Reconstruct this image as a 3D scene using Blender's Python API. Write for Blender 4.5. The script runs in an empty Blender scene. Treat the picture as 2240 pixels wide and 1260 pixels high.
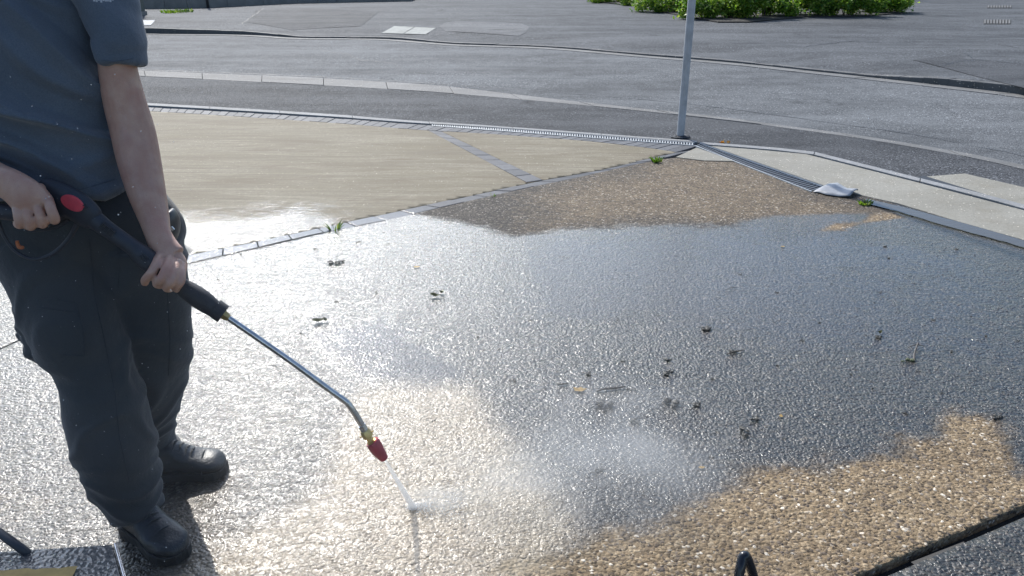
import bpy, bmesh, math, random
import numpy as np
from mathutils import Vector, Matrix

C = bpy.context.scene.collection
random.seed(7)
rng = np.random.default_rng(11)
R = math.radians

# ------------------------------------------------------------ camera, sky, sun
CAM_H, PITCH, F, CX, CY = 1.5, R(23.0), 1700.0, 1120.0, 630.0
SUN_EL, SUN_AZ = 40.0, -22.0          # azimuth measured from +Y, negative = left

sc = bpy.context.scene
cam_d = bpy.data.cameras.new('camera')
cam_d.sensor_width = 36.0
cam_d.lens = 36.0 * F / 2240.0
cam_d.clip_start = 0.02
cam_d.clip_end = 600
cam = bpy.data.objects.new('camera', cam_d)
C.objects.link(cam)
cam.location = (0, 0, CAM_H)
cam.rotation_euler = (R(90) - PITCH, 0, 0)
sc.camera = cam

world = bpy.data.worlds.new("World")
sc.world = world
world.use_nodes = True
wn, wl = world.node_tree.nodes, world.node_tree.links
wn.clear()
wo = wn.new('ShaderNodeOutputWorld')
bg = wn.new('ShaderNodeBackground')
bg.inputs['Strength'].default_value = 0.13
sky = wn.new('ShaderNodeTexSky')
sky.sky_type = 'NISHITA'
sky.sun_disc = False
sky.sun_elevation = R(SUN_EL)
sky.sun_rotation = R(SUN_AZ)
sky.air_density = 1.0
sky.dust_density = 0.1
sky.ozone_density = 4.0
# thin bright summer cloud in front of the blue
tc = wn.new('ShaderNodeTexCoord')
mp = wn.new('ShaderNodeMapping')
mp.inputs['Scale'].default_value = (1.0, 1.0, 2.6)
mp.inputs['Location'].default_value = (0.35, 0.1, 0.0)
cn = wn.new('ShaderNodeTexNoise')
cn.inputs['Scale'].default_value = 1.7
cn.inputs['Detail'].default_value = 7
cn.inputs['Roughness'].default_value = 0.55
cr = wn.new('ShaderNodeValToRGB')
cr.color_ramp.elements[0].position = 0.56
cr.color_ramp.elements[1].position = 0.76
cm = wn.new('ShaderNodeMixRGB')
cm.inputs['Color2'].default_value = (7.0, 7.4, 8.2, 1)
wl.new(tc.outputs['Generated'], mp.inputs['Vector'])
wl.new(mp.outputs['Vector'], cn.inputs['Vector'])
wl.new(cn.outputs['Fac'], cr.inputs['Fac'])
wl.new(cr.outputs['Color'], cm.inputs['Fac'])
wl.new(sky.outputs['Color'], cm.inputs['Color1'])
# bright air round the sun, strongest where thin cloud scatters it
dt = wn.new('ShaderNodeVectorMath'); dt.operation = 'DOT_PRODUCT'
wl.new(tc.outputs['Generated'], dt.inputs[0])
dt.inputs[1].default_value = (math.sin(R(SUN_AZ)) * math.cos(R(SUN_EL)), math.cos(R(SUN_AZ)) * math.cos(R(SUN_EL)), math.sin(R(SUN_EL)))
def wmath(op, a, b):
    n = wn.new('ShaderNodeMath'); n.operation = op
    for k, v in ((0, a), (1, b)):
        if isinstance(v, (int, float)): n.inputs[k].default_value = v
        else: wl.new(v, n.inputs[k])
    return n.outputs[0]
dpos = wmath('MAXIMUM', dt.outputs['Value'], 0.0)
halo = wmath('ADD', wmath('MULTIPLY', wmath('POWER', dpos, 8.0), 28.0), wmath('MULTIPLY', wmath('POWER', dpos, 60.0), 34.0))
halo = wmath('MULTIPLY', halo, wmath('ADD', wmath('MULTIPLY', cr.outputs['Color'], 0.6), 0.7))
ha = wn.new('ShaderNodeVectorMath'); ha.operation = 'MULTIPLY_ADD'
cmb = wn.new('ShaderNodeCombineXYZ')
for k in range(3): wl.new(halo, cmb.inputs[k])
wl.new(cmb.outputs[0], ha.inputs[0]); ha.inputs[1].default_value = (0.97, 0.99, 1.03)
wl.new(cm.outputs['Color'], ha.inputs[2])
wl.new(ha.outputs[0], bg.inputs['Color'])
wl.new(bg.outputs['Background'], wo.inputs['Surface'])

sun_d = bpy.data.lights.new('sun', 'SUN')
sun_d.energy = 5.0
sun_d.angle = R(0.55)
sun_d.color = (1.0, 0.95, 0.87)
sun = bpy.data.objects.new('sun', sun_d)
C.objects.link(sun)
sdir = Vector((math.sin(R(SUN_AZ)) * math.cos(R(SUN_EL)), math.cos(R(SUN_AZ)) * math.cos(R(SUN_EL)), math.sin(R(SUN_EL))))
sun.rotation_euler = sdir.to_track_quat('Z', 'Y').to_euler()
sun.location = (-5, 12, 12)

sc.view_settings.view_transform = 'Standard'
sc.view_settings.look = 'None'
sc.view_settings.gamma = 1
sc.view_settings.use_curve_mapping = False
sc.view_settings.exposure = 0.08
sc.cycles.use_denoising = True
sc.cycles.max_bounces = 6
sc.cycles.volume_bounces = 1
sc.cycles.sample_clamp_indirect = 4.0

# ------------------------------------------------------------ helpers
SP, CP = math.sin(PITCH), math.cos(PITCH)

def G(px, py, z=0.0):
    """ground point (height z) seen at photograph pixel px, py"""
    dx, dy = px - CX, py - CY
    fw, dn = F * CP - dy * SP, F * SP + dy * CP
    s = (CAM_H - z) / dn
    return Vector((dx * s, fw * s, z))

def P(px, py, y):
    """point at distance y seen at photograph pixel px, py"""
    dx, dy = px - CX, py - CY
    fw, dn = F * CP - dy * SP, F * SP + dy * CP
    s = y / fw
    return Vector((dx * s, y, CAM_H - dn * s))

def S(px, py, y):
    """metres per pixel there"""
    return y / (F * CP - (py - CY) * SP)

def tag(o, label=None, cat=None, group=None, kind=None):
    if label: o['label'] = label
    if cat: o['category'] = cat
    if group: o['group'] = group
    if kind: o['kind'] = kind
    return o

def link(name, me, mat=None, parent=None):
    o = bpy.data.objects.new(name, me)
    C.objects.link(o)
    if mat is not None and len(me.materials) == 0:
        me.materials.append(mat)
    if parent is not None:
        o.parent = parent
    return o

def obj(name, bm, mat=None, parent=None, smooth=False):
    me = bpy.data.meshes.new(name)
    bm.to_mesh(me)
    bm.free()
    if smooth:
        me.shade_smooth()
    return link(name, me, mat, parent)

def mesh_np(name, verts, faces, smooth=False):
    """verts (n,3), faces (m,k) uniform"""
    me = bpy.data.meshes.new(name)
    verts = np.asarray(verts, dtype=np.float32)
    faces = np.asarray(faces, dtype=np.int32)
    k = faces.shape[1]
    me.vertices.add(len(verts)); me.vertices.foreach_set('co', verts.ravel())
    me.loops.add(faces.size); me.loops.foreach_set('vertex_index', faces.ravel())
    me.polygons.add(len(faces))
    me.polygons.foreach_set('loop_start', np.arange(0, faces.size, k, dtype=np.int32))
    me.update(calc_edges=True)
    me.validate()
    if smooth: me.shade_smooth()
    return me

def attr(me, name, vals):
    a = me.attributes.new(name, 'FLOAT', 'POINT')
    a.data.foreach_set('value', np.asarray(vals, dtype=np.float32))

def empty(name, loc=(0, 0, 0)):
    o = bpy.data.objects.new(name, None)
    o.empty_display_size = 0.1
    C.objects.link(o)
    o.location = loc
    return o

def local(parent, o):
    """keep world placement of o (built in world coordinates) under a moved parent"""
    o.parent = parent
    o.matrix_parent_inverse = Matrix.Translation(-Vector(parent.location))
    return o

def prism_bm(pts, ztop, thick, bm=None, bevel=0.0):
    bm = bm or bmesh.new()
    zt = ztop if callable(ztop) else (lambda p: ztop)
    top = [bm.verts.new((p[0], p[1], zt(p))) for p in pts]
    bot = [bm.verts.new((p[0], p[1], zt(p) - thick)) for p in pts]
    n = len(pts)
    f = bm.faces.new(top)
    bm.faces.new(list(reversed(bot)))
    for i in range(n):
        bm.faces.new((top[i], bot[i], bot[(i + 1) % n], top[(i + 1) % n]))
    bmesh.ops.recalc_face_normals(bm, faces=bm.faces)
    if bevel > 0:
        eds = [e for e in bm.edges if all(v in top for v in e.verts)]
        bmesh.ops.bevel(bm, geom=eds, offset=bevel, segments=2, affect='EDGES', profile=0.6)
    return bm

def box_bm(bm, c, sx, sy, sz, rot=0.0, mat3=None):
    m = mat3 or Matrix.Rotation(rot, 3, 'Z')
    vs = []
    for i in (-1, 1):
        for j in (-1, 1):
            for k in (-1, 1):
                vs.append(bm.verts.new(Vector(c) + m @ Vector((i * sx / 2, j * sy / 2, k * sz / 2))))
    for q in ((0, 1, 3, 2), (4, 6, 7, 5), (0, 4, 5, 1), (2, 3, 7, 6), (0, 2, 6, 4), (1, 5, 7, 3)):
        bm.faces.new([vs[i] for i in q])
    return bm

def frame(t, up=Vector((0, 1, 0))):
    t = t.normalized()
    a = t.cross(up)
    if a.length < 1e-3: a = t.cross(Vector((1, 0, 0)))
    a.normalize()
    return a, t.cross(a).normalized()

def loft_bm(secs, n=20, bm=None, cap=True, up=Vector((0, 1, 0)), fixed=None, sq=2.0):
    """secs: (centre, radius along a, radius along b). a is across, b is towards/away"""
    bm = bm or bmesh.new()
    rings = []
    for i, s in enumerate(secs):
        c = Vector(s[0]); ra = s[1]; rb = s[2] if len(s) > 2 else s[1]
        if fixed: a, b = fixed
        else:
            t = Vector(secs[min(i + 1, len(secs) - 1)][0]) - Vector(secs[max(i - 1, 0)][0])
            a, b = frame(t, up)
        ring = []
        for k in range(n):
            th = 2 * math.pi * k / n
            ct, st = math.cos(th), math.sin(th)
            ct = math.copysign(abs(ct) ** (2 / sq), ct); st = math.copysign(abs(st) ** (2 / sq), st)
            ring.append(bm.verts.new(c + a * ra * ct + b * rb * st))
        rings.append(ring)
    for r0, r1 in zip(rings, rings[1:]):
        for k in range(n):
            bm.faces.new((r0[k], r0[(k + 1) % n], r1[(k + 1) % n], r1[k]))
    if cap:
        for r, c, rev in ((rings[0], secs[0][0], True), (rings[-1], secs[-1][0], False)):
            f = list(reversed(r)) if rev else r
            bm.faces.new(f)
    return bm

def smooth_path(pts, n=8):
    """catmull-rom through tuples (Vector, r...)"""
    out = []
    P_ = [tuple(list(Vector(p[0])) + list(p[1:])) for p in pts]
    P_ = [P_[0]] + P_ + [P_[-1]]
    for i in range(1, len(P_) - 2):
        p0, p1, p2, p3 = [np.array(q, dtype=float) for q in P_[i - 1:i + 3]]
        for k in range(n):
            t = k / n
            q = 0.5 * ((2 * p1) + (-p0 + p2) * t + (2 * p0 - 5 * p1 + 4 * p2 - p3) * t * t + (-p0 + 3 * p1 - 3 * p2 + p3) * t ** 3)
            out.append((Vector(q[:3]),) + tuple(max(1e-4, v) for v in q[3:]))
    q = P_[-2]
    out.append((Vector(q[:3]),) + tuple(q[3:]))
    return out

def tube(name, pts, mat, parent=None, n=12, sub=6, flat=None):
    """pts: (Vector, radius)"""
    sp = smooth_path(pts, sub) if sub > 1 else pts
    bm = loft_bm([(p[0], p[1], p[2] if len(p) > 2 else p[1]) for p in sp], n)
    bmesh.ops.recalc_face_normals(bm, faces=bm.faces)
    o = obj(name, bm, mat, None, smooth=True)
    edge_split(o)
    if parent is not None: local(parent, o)
    return o

def edge_split(o, ang=40):
    me = o.data
    bm = bmesh.new(); bm.from_mesh(me)
    for e in bm.edges:
        if len(e.link_faces) == 2 and e.calc_face_angle(0) > R(ang): e.smooth = False
    bm.to_mesh(me); bm.free()

def remesh(name, bms, voxel, mat, smooth_it=6, disp=None):
    """union several closed shapes into one continuous mesh"""
    me = bpy.data.meshes.new(name)
    bm = bmesh.new()
    for b in bms:
        bmesh.ops.recalc_face_normals(b, faces=b.faces)
        t = bpy.data.meshes.new('t'); b.to_mesh(t); b.free()
        bm.from_mesh(t); bpy.data.meshes.remove(t)
    bm.to_mesh(me); bm.free()
    o = bpy.data.objects.new(name, me); C.objects.link(o)
    m = o.modifiers.new('r', 'REMESH'); m.mode = 'VOXEL'; m.voxel_size = voxel
    s = o.modifiers.new('s', 'SMOOTH'); s.iterations = smooth_it; s.factor = 0.5
    dg = bpy.context.evaluated_depsgraph_get()
    me2 = bpy.data.meshes.new_from_object(o.evaluated_get(dg))
    bpy.data.objects.remove(o); bpy.data.meshes.remove(me)
    me2.name = name
    if disp:
        n = len(me2.vertices)
        co = np.empty(n * 3, np.float32); me2.vertices.foreach_get('co', co); co = co.reshape(-1, 3)
        no = np.empty(n * 3, np.float32); me2.vertices.foreach_get('normal', no); no = no.reshape(-1, 3)
        co = disp(co, no)
        me2.vertices.foreach_set('co', co.astype(np.float32).ravel())
    me2.materials.clear(); me2.materials.append(mat)
    me2.shade_smooth()
    return link(name, me2)

# numpy value noise
def _hash(ix, iy, iz, seed):
    h = (ix * 374761393 + iy * 668265263 + iz * 2147483647 + seed * 974711) & 0xFFFFFFFF
    h = ((h ^ (h >> 13)) * 1274126177) & 0xFFFFFFFF
    h = h ^ (h >> 16)
    return (h & 0xFFFF) / 65535.0

def vnoise(x, y, z=None, seed=0):
    x = np.asarray(x, dtype=np.float64); y = np.asarray(y, dtype=np.float64)
    z = np.zeros_like(x) if z is None else np.asarray(z, dtype=np.float64)
    ix, iy, iz = (np.floor(v).astype(np.int64) for v in (x, y, z))
    fx, fy, fz = x - ix, y - iy, z - iz
    fx, fy, fz = (v * v * (3 - 2 * v) for v in (fx, fy, fz))
    r = 0
    for a in (0, 1):
        for b in (0, 1):
            for c in (0, 1):
                w = (fx if a else 1 - fx) * (fy if b else 1 - fy) * (fz if c else 1 - fz)
                r = r + w * _hash(ix + a, iy + b, iz + c, seed)
    return r

def fbm(x, y, oct=4, seed=0):
    r, a, s = 0, 0.5, 1.0
    for i in range(oct):
        r = r + a * vnoise(x * s, y * s, seed=seed + i)
        a *= 0.5; s *= 2.03
    return r / (1 - 0.5 ** oct)

def poly_sd(x, y, pts):
    """signed distance to polygon, positive inside"""
    pts = np.array([(p[0], p[1]) for p in pts])
    n = len(pts)
    d = np.full(x.shape, 1e9); inside = np.zeros(x.shape, bool)
    for i in range(n):
        a, b = pts[i], pts[(i + 1) % n]
        e = b - a
        t = np.clip(((x - a[0]) * e[0] + (y - a[1]) * e[1]) / (e @ e + 1e-12), 0, 1)
        d = np.minimum(d, np.hypot(x - a[0] - t * e[0], y - a[1] - t * e[1]))
        cond = ((a[1] > y) != (b[1] > y)) & (x < (b[0] - a[0]) * (y - a[1]) / (b[1] - a[1] + 1e-12) + a[0])
        inside ^= cond
    return np.where(inside, d, -d)

def gp(*pts):
    return [G(*p) for p in pts]

def region(x, y, pix, soft=0.05, warp=0.08, seed=3, ws=6.0):
    sd = poly_sd(x, y, gp(*pix))
    sd = sd + (fbm(x * ws, y * ws, 4, seed) - 0.5) * 2 * warp
    return np.clip(sd / (2 * soft) + 0.5, 0, 1)

# ------------------------------------------------------------ material helper
class M:
    def __init__(s, name):
        s.m = bpy.data.materials.new(name); s.m.use_nodes = True
        s.t = s.m.node_tree; s.n = s.t.nodes; s.l = s.t.links
        s.b = s.n['Principled BSDF']
        s.out = s.n['Material Output']
    def val(s, sock, v):
        if hasattr(v, 'is_output') or isinstance(v, bpy.types.NodeSocket): s.l.new(v, sock)
        else: sock.default_value = v
    def set(s, **k):
        for a, v in k.items():
            s.val(s.b.inputs[a.replace('_', ' ')], v)
        return s
    def pos(s):
        g = s.n.new('ShaderNodeNewGeometry'); return g.outputs['Position']
    def objc(s):
        g = s.n.new('ShaderNodeTexCoord'); return g.outputs['Object']
    def mapv(s, v, scale=(1, 1, 1), rot=(0, 0, 0)):
        m = s.n.new('ShaderNodeMapping'); s.l.new(v, m.inputs['Vector'])
        m.inputs['Scale'].default_value = scale; m.inputs['Rotation'].default_value = rot
        return m.outputs['Vector']
    def noise(s, v, scale, detail=3, rough=0.5, dist=0.0, col=False):
        n = s.n.new('ShaderNodeTexNoise'); s.l.new(v, n.inputs['Vector'])
        n.inputs['Scale'].default_value = scale; n.inputs['Detail'].default_value = detail
        n.inputs['Roughness'].default_value = rough; n.inputs['Distortion'].default_value = dist
        return n.outputs['Color' if col else 'Fac']
    def voro(s, v, scale, feature='F1', out='Distance', rnd=1.0):
        n = s.n.new('ShaderNodeTexVoronoi'); s.l.new(v, n.inputs['Vector'])
        n.feature = feature
        n.inputs['Scale'].default_value = scale; n.inputs['Randomness'].default_value = rnd
        return n.outputs[out]
    def ramp(s, f, stops, interp='LINEAR'):
        n = s.n.new('ShaderNodeValToRGB'); s.l.new(f, n.inputs['Fac'])
        cr = n.color_ramp; cr.interpolation = interp
        while len(cr.elements) < len(stops): cr.elements.new(0.5)
        for e, (p, c) in zip(cr.elements, stops):
            e.position = p
            e.color = (c, c, c, 1) if isinstance(c, (int, float)) else (*c, 1)
        return n.outputs['Color']
    def mix(s, f, a, b, mode='MIX'):
        n = s.n.new('ShaderNodeMix'); n.data_type = 'RGBA'; n.blend_type = mode
        s.val(n.inputs[0], f)
        for k, v in ((6, a), (7, b)):
            if isinstance(v, (tuple, list)) and len(v) == 3: v = (*v, 1)
            s.val(n.inputs[k], v)
        return n.outputs[2]
    def math(s, op, a, b=0.0, c=0.0, clamp=False):
        n = s.n.new('ShaderNodeMath'); n.operation = op; n.use_clamp = clamp
        s.val(n.inputs[0], a); s.val(n.inputs[1], b)
        if op in ('MULTIPLY_ADD', 'SMOOTH_MIN'): s.val(n.inputs[2], c)
        return n.outputs[0]
    def rng(s, v, a, b, c=0.0, d=1.0):
        n = s.n.new('ShaderNodeMapRange'); s.val(n.inputs[0], v)
        for i, q in enumerate((a, b, c, d)): s.val(n.inputs[i + 1], q)
        return n.outputs[0]
    def att(s, name):
        n = s.n.new('ShaderNodeAttribute'); n.attribute_name = name; return n.outputs['Fac']
    def bump(s, h, strength=1.0, dist=0.01, normal=None):
        n = s.n.new('ShaderNodeBump'); s.val(n.inputs['Height'], h)
        s.val(n.inputs['Strength'], strength); s.val(n.inputs['Distance'], dist)
        if normal is not None: s.l.new(normal, n.inputs['Normal'])
        return n.outputs['Normal']

def simple(name, col, rough=0.5, metal=0.0, var=0.15, scale=40, bump=0.0, bscale=200, **kw):
    m = M(name)
    p = m.objc()
    f = m.noise(p, scale, 4)
    c = m.mix(m.rng(f, 0.3, 0.7), tuple(v * (1 - var) for v in col), tuple(min(1, v * (1 + var)) for v in col))
    m.set(Base_Color=c, Roughness=rough, Metallic=metal)
    if bump: m.set(Normal=m.bump(m.noise(p, bscale, 3), 1.0, bump))
    m.set(**kw)
    return m.m
# ------------------------------------------------------------ ground materials
def asphalt(name, dark, light, stone=70.0, rough=0.62, patch=0.6, spec=0.5, bd=0.006):
    m = M(name); p = m.pos()
    v = m.voro(p, stone, out='Color')
    sep = m.n.new('ShaderNodeSeparateColor'); m.l.new(v, sep.inputs[0])
    d = m.voro(p, stone)
    big = m.noise(m.mapv(p, (0.6, 1.6, 1)), patch, 6, 0.6)
    c = m.mix(m.rng(sep.outputs[0], 0.1, 0.95), dark, light)
    c = m.mix(m.ramp(sep.outputs[1], [(0.0, 0.0), (0.93, 0.0), (0.97, 1.0)]), c, tuple(min(1, x * 2.4) for x in light))
    c = m.mix(m.rng(big, 0.35, 0.62, 0.0, 0.75), c, dark)
    c = m.mix(m.rng(m.noise(p, 2.5, 5), 0.45, 0.7, 0, 0.35), c, tuple(x * 1.15 for x in light))
    c = m.mix(m.rng(m.noise(m.mapv(p, (0.12, 0.8, 1), (0, 0, R(12))), 1.6, 5, 0.65), 0.46, 0.66, 0, 0.55), c, tuple(x * 1.1 for x in light))
    c = m.mix(m.ramp(m.noise(p, 0.9, 7, 0.75, 0.6), [(0, 0.0), (0.60, 0.0), (0.66, 0.6)]), c, tuple(x * 0.7 for x in dark))
    c = m.mix(1.0, c, (1.05, 1.07, 1.085), 'MULTIPLY')
    h = m.math('ADD', m.math('MULTIPLY', d, -1.0), m.math('MULTIPLY', m.noise(p, stone * 0.5, 3), 0.6))
    m.set(Base_Color=c, Roughness=m.rng(sep.outputs[2], 0, 1, rough - 0.12, rough + 0.15), Normal=m.bump(h, 0.9, bd))
    m.b.inputs['Specular IOR Level'].default_value = spec
    return m.m

MAT = {}
MAT['road'] = asphalt('road_asphalt', (0.06, 0.063, 0.068), (0.155, 0.162, 0.17), 75, 0.78, 0.5, 0.12)
MAT['path'] = asphalt('path_tarmac', (0.032, 0.034, 0.038), (0.09, 0.093, 0.10), 80, 0.78, 0.8, 0.12)
MAT['farpath'] = asphalt('far_tarmac', (0.045, 0.048, 0.053), (0.115, 0.12, 0.128), 60, 0.78, 0.5, 0.12)
MAT['patch'] = asphalt('tarmac_patch', (0.07, 0.072, 0.077), (0.145, 0.15, 0.158), 70, 0.75, 0.8, 0.12)
MAT['dirt'] = simple('soil', (0.05, 0.04, 0.03), 0.9, bump=0.02, bscale=30)
MAT['joint'] = simple('joint_dark', (0.022, 0.021, 0.02), 0.8, bump=0.01, bscale=80)
MAT['tar'] = simple('tar_seam', (0.02, 0.02, 0.022), 0.5)

def concrete(name, a, b, wetattr=False, brush=0.0, brushrot=0.0):
    m = M(name); p = m.pos()
    big = m.noise(m.mapv(p, (0.8, 2.4, 1)), 1.1, 6, 0.62)
    c = m.mix(m.rng(big, 0.35, 0.65), a, b)
    fine = m.noise(p, 160, 3, 0.7)
    c = m.mix(m.rng(fine, 0.35, 0.75, 0.0, 0.5), c, tuple(x * 0.55 for x in a))
    c = m.mix(m.rng(m.noise(p, 55, 4, 0.75), 0.45, 0.72, 0.0, 0.5), c, tuple(x * 0.62 for x in a))
    c = m.mix(m.rng(m.noise(p, 3.2, 6, 0.7), 0.5, 0.72, 0.0, 0.45), c, tuple(x * q_ for x, q_ in zip(a, (0.72, 0.66, 0.55))))
    sp = m.voro(p, 45, out='Color'); sep = m.n.new('ShaderNodeSeparateColor'); m.l.new(sp, sep.inputs[0])
    dots = m.ramp(m.voro(p, 45), [(0.0, 1.0), (0.16, 1.0), (0.24, 0.0)])
    dots = m.math('MULTIPLY', dots, m.ramp(sep.outputs[0], [(0.0, 0.0), (0.78, 0.0), (0.82, 1.0)]))
    c = m.mix(dots, c, (0.62, 0.58, 0.5))
    spd = m.math('MULTIPLY', m.ramp(m.voro(p, 28), [(0.0, 1.0), (0.1, 1.0), (0.15, 0.0)]), m.ramp(sep.outputs[1], [(0, 0.0), (0.8, 0.0), (0.84, 1.0)]))
    c = m.mix(spd, c, (0.1, 0.09, 0.07))
    h = m.math('ADD', m.math('MULTIPLY', fine, 0.5), m.noise(p, 40, 3))
    if brush:
        br = m.noise(m.mapv(m.mapv(p, (1, 1, 1), (0, 0, brushrot)), (1.2, 60, 1)), 1.0, 3, 0.7)
        c = m.mix(m.rng(br, 0.42, 0.62, 0.0, 0.75), c, tuple(x * 0.62 for x in a))
        h = m.math('ADD', h, m.math('MULTIPLY', br, 2.0))
    if brush:
        st = m.noise(m.mapv(p, (0.7, 2.6, 1)), 1.7, 6, 0.72, 0.4)
        c = m.mix(m.rng(st, 0.50, 0.64, 0, 0.75), c, (0.105, 0.078, 0.044))
        st2 = m.noise(m.mapv(p, (0.5, 9.0, 1)), 1.3, 5, 0.7)
        c = m.mix(m.rng(st2, 0.45, 0.6, 0, 0.6), c, (0.115, 0.095, 0.06))
        c = m.mix(m.rng(m.noise(p, 26, 5, 0.8), 0.42, 0.62, 0, 0.55), c, (0.115, 0.095, 0.062))
    rough = 0.8
    if wetattr:
        w = m.att('wet')
        w = m.rng(m.math('ADD', w, m.math('MULTIPLY', m.math('SUBTRACT', m.noise(m.mapv(p, (1, 5, 1)), 9, 6, 0.7), 0.5), 1.7)), 0.42, 0.72)
        c = m.mix(w, c, m.mix(1.0, c, (0.55, 0.53, 0.5), 'MULTIPLY'))
        m.set(Coat_Weight=w)
        m.b.inputs['Coat Roughness'].default_value = 0.12
        m.b.inputs['Coat IOR'].default_value = 1.33
        m.set(Coat_Normal=m.bump(m.math('ADD', m.noise(p, 60, 4, 0.6), m.math('MULTIPLY', fine, 0.4)), 1.0, 0.0035))
    m.set(Base_Color=c, Roughness=rough, Normal=m.bump(h, 0.8, 0.004))
    return m.m
MAT['panel'] = concrete('brushed_concrete', (0.185, 0.158, 0.098), (0.32, 0.295, 0.225), True, 1.0, R(4))
MAT['pale'] = concrete('pale_concrete', (0.23, 0.222, 0.19), (0.30, 0.292, 0.258))
MAT['kerb'] = concrete('kerb_concrete', (0.115, 0.118, 0.12), (0.19, 0.193, 0.197))
MAT['kerbdark'] = concrete('far_kerb_concrete', (0.08, 0.085, 0.09), (0.13, 0.135, 0.14))
MAT['edging'] = concrete('white_edging', (0.21, 0.22, 0.23), (0.30, 0.31, 0.325))

def agg_material(name, pebble=False):
    """exposed aggregate: mortar with stones; attributes wet, flood, clean, tan"""
    m = M(name); p = m.pos()
    wet0, flood0, clean_glare, tan = m.att('wet'), m.att('flood'), m.att('clean_glare'), m.att('tan')
    gr = m.math('MULTIPLY', m.math('SUBTRACT', m.noise(m.mapv(p, (1, 1.3, 1)), 16, 6, 0.72), 0.5), 1.5)
    wet = m.rng(m.math('ADD', wet0, gr), 0.3, 0.7)
    tanm = m.rng(m.math('ADD', tan, m.math('MULTIPLY', gr, 0.7)), 0.12, 0.88)
    clean_glare_m = m.math('ADD', clean_glare, m.math('MULTIPLY', gr, 0.5), clamp=True)
    flood = m.rng(m.math('ADD', flood0, m.math('MULTIPLY', m.math('SUBTRACT', m.noise(p, 14, 4, 0.6), 0.5), 1.3)), 0.35, 0.75)
    warp = m.n.new('ShaderNodeVectorMath'); warp.operation = 'MULTIPLY_ADD'
    m.l.new(m.noise(p, 48, 3, col=True), warp.inputs[0]); warp.inputs[1].default_value = (0.016, 0.016, 0.0); m.l.new(p, warp.inputs[2])
    pw = warp.outputs[0]
    S1 = 95.0
    col = m.voro(pw, S1, out='Color'); d1 = m.voro(pw, S1)
    sep = m.n.new('ShaderNodeSeparateColor'); m.l.new(col, sep.inputs[0])
    d2 = m.voro(pw, 38.0)
    big = m.noise(m.mapv(p, (1, 1.3, 1)), 1.6, 6, 0.62)
    if pebble:
        tone = m.att('tone'); tone2 = m.att('toneb')
    else:
        tone, tone2 = sep.outputs[0], sep.outputs[1]
    # dirty (algae-black) aggregate
    cd = m.ramp(tone, [(0.0, (0.018, 0.016, 0.014)), (0.35, (0.05, 0.042, 0.036)), (0.7, (0.085, 0.072, 0.06)), (0.92, (0.17, 0.15, 0.125)), (1.0, (0.40, 0.37, 0.33))])
    cd = m.mix(m.rng(big, 0.35, 0.65, 0, 0.6), cd, m.mix(1.0, cd, (0.45, 0.45, 0.48), 'MULTIPLY'))
    # washed tan aggregate
    ct = m.ramp(tone, [(0.0, (0.06, 0.045, 0.032)), (0.25, (0.15, 0.108, 0.064)), (0.6, (0.26, 0.188, 0.108)), (0.93, (0.38, 0.30, 0.20)), (1.0, (0.70, 0.64, 0.54))])
    ct = m.mix(m.ramp(tone2, [(0.0, 0.6), (0.14, 0.6), (0.18, 0.0)]), ct, (0.10, 0.085, 0.08))
    if not pebble:
        mort = m.ramp(d1, [(0.0, 0.0), (0.5, 0.0), (0.75, 1.0)])
        cd = m.mix(mort, cd, (0.03, 0.027, 0.024))
        ct = m.mix(mort, ct, m.mix(m.rng(m.noise(p, 9, 3), 0.35, 0.65), (0.17, 0.12, 0.07), (0.27, 0.205, 0.125)))
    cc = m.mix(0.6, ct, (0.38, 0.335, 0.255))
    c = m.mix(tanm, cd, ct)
    c = m.mix(clean_glare_m, c, cc)
    cwet = m.mix(1.0, c, (0.50, 0.48, 0.46), 'MULTIPLY')
    cwet = m.mix(m.ramp(d2, [(0, 0.0), (0.32, 0.0), (0.6, 0.75)]), cwet, m.mix(1.0, cwet, (0.3, 0.28, 0.27), 'MULTIPLY'))
    cwet = m.mix(clean_glare_m, cwet, m.mix(1.0, c, (0.85, 0.82, 0.78), 'MULTIPLY'))
    lowt = m.rng(m.noise(p, 4.5, 6, 0.7), 0.42, 0.7, 0, 0.6)
    c = m.mix(lowt, c, m.mix(1.0, c, (0.55, 0.52, 0.5), 'MULTIPLY'))
    c = m.mix(wet, c, cwet)
    # relief
    dome = m.math('MULTIPLY', d1, -1.0)
    dome2 = m.math('MULTIPLY', m.math('SMOOTH_MIN', d2, 0.55, 0.2), -0.25)
    fine = m.noise(p, 240, 3, 0.6)
    h = m.math('ADD', m.math('ADD', dome, dome2), m.math('MULTIPLY', fine, 0.25))
    plate = m.ramp(d1, [(0.0, 1.0), (0.33, 0.92), (0.62, 0.0)], 'EASE')
    plate2 = m.ramp(d2, [(0.0, 1.0), (0.30, 0.9), (0.55, 0.0)], 'EASE')
    if pebble: h = m.math('MULTIPLY', fine, 0.8)
    nrm = m.bump(h, 1.0, 0.0055)
    # water skin: smoother version of the same relief, almost flat where water stands
    ripple = m.math('ADD', m.noise(m.mapv(p, (1.0, 1.7, 1), (0, 0, R(-28))), 46, 3, 0.55, 0.8), m.math('MULTIPLY', m.noise(m.mapv(p, (1.0, 2.2, 1), (0, 0, R(-24))), 17, 4, 0.6, 1.2), 1.6))
    lump = m.noise(p, 125, 3, 0.6)
    wh = m.math('ADD', m.math('ADD', m.math('MULTIPLY', plate, 0.34), m.math('MULTIPLY', plate2, 0.5)), m.math('ADD', m.math('MULTIPLY', ripple, 0.8), m.math('MULTIPLY', lump, 0.2)))
    if pebble: wh = m.math('MULTIPLY', fine, 0.3)
    runs = m.noise(m.mapv(p, (1.0, 3.4, 1), (0, 0, R(20))), 7.5, 4, 0.6, 1.6)
    wh = m.math('ADD', wh, m.math('MULTIPLY', runs, 2.8))
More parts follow.
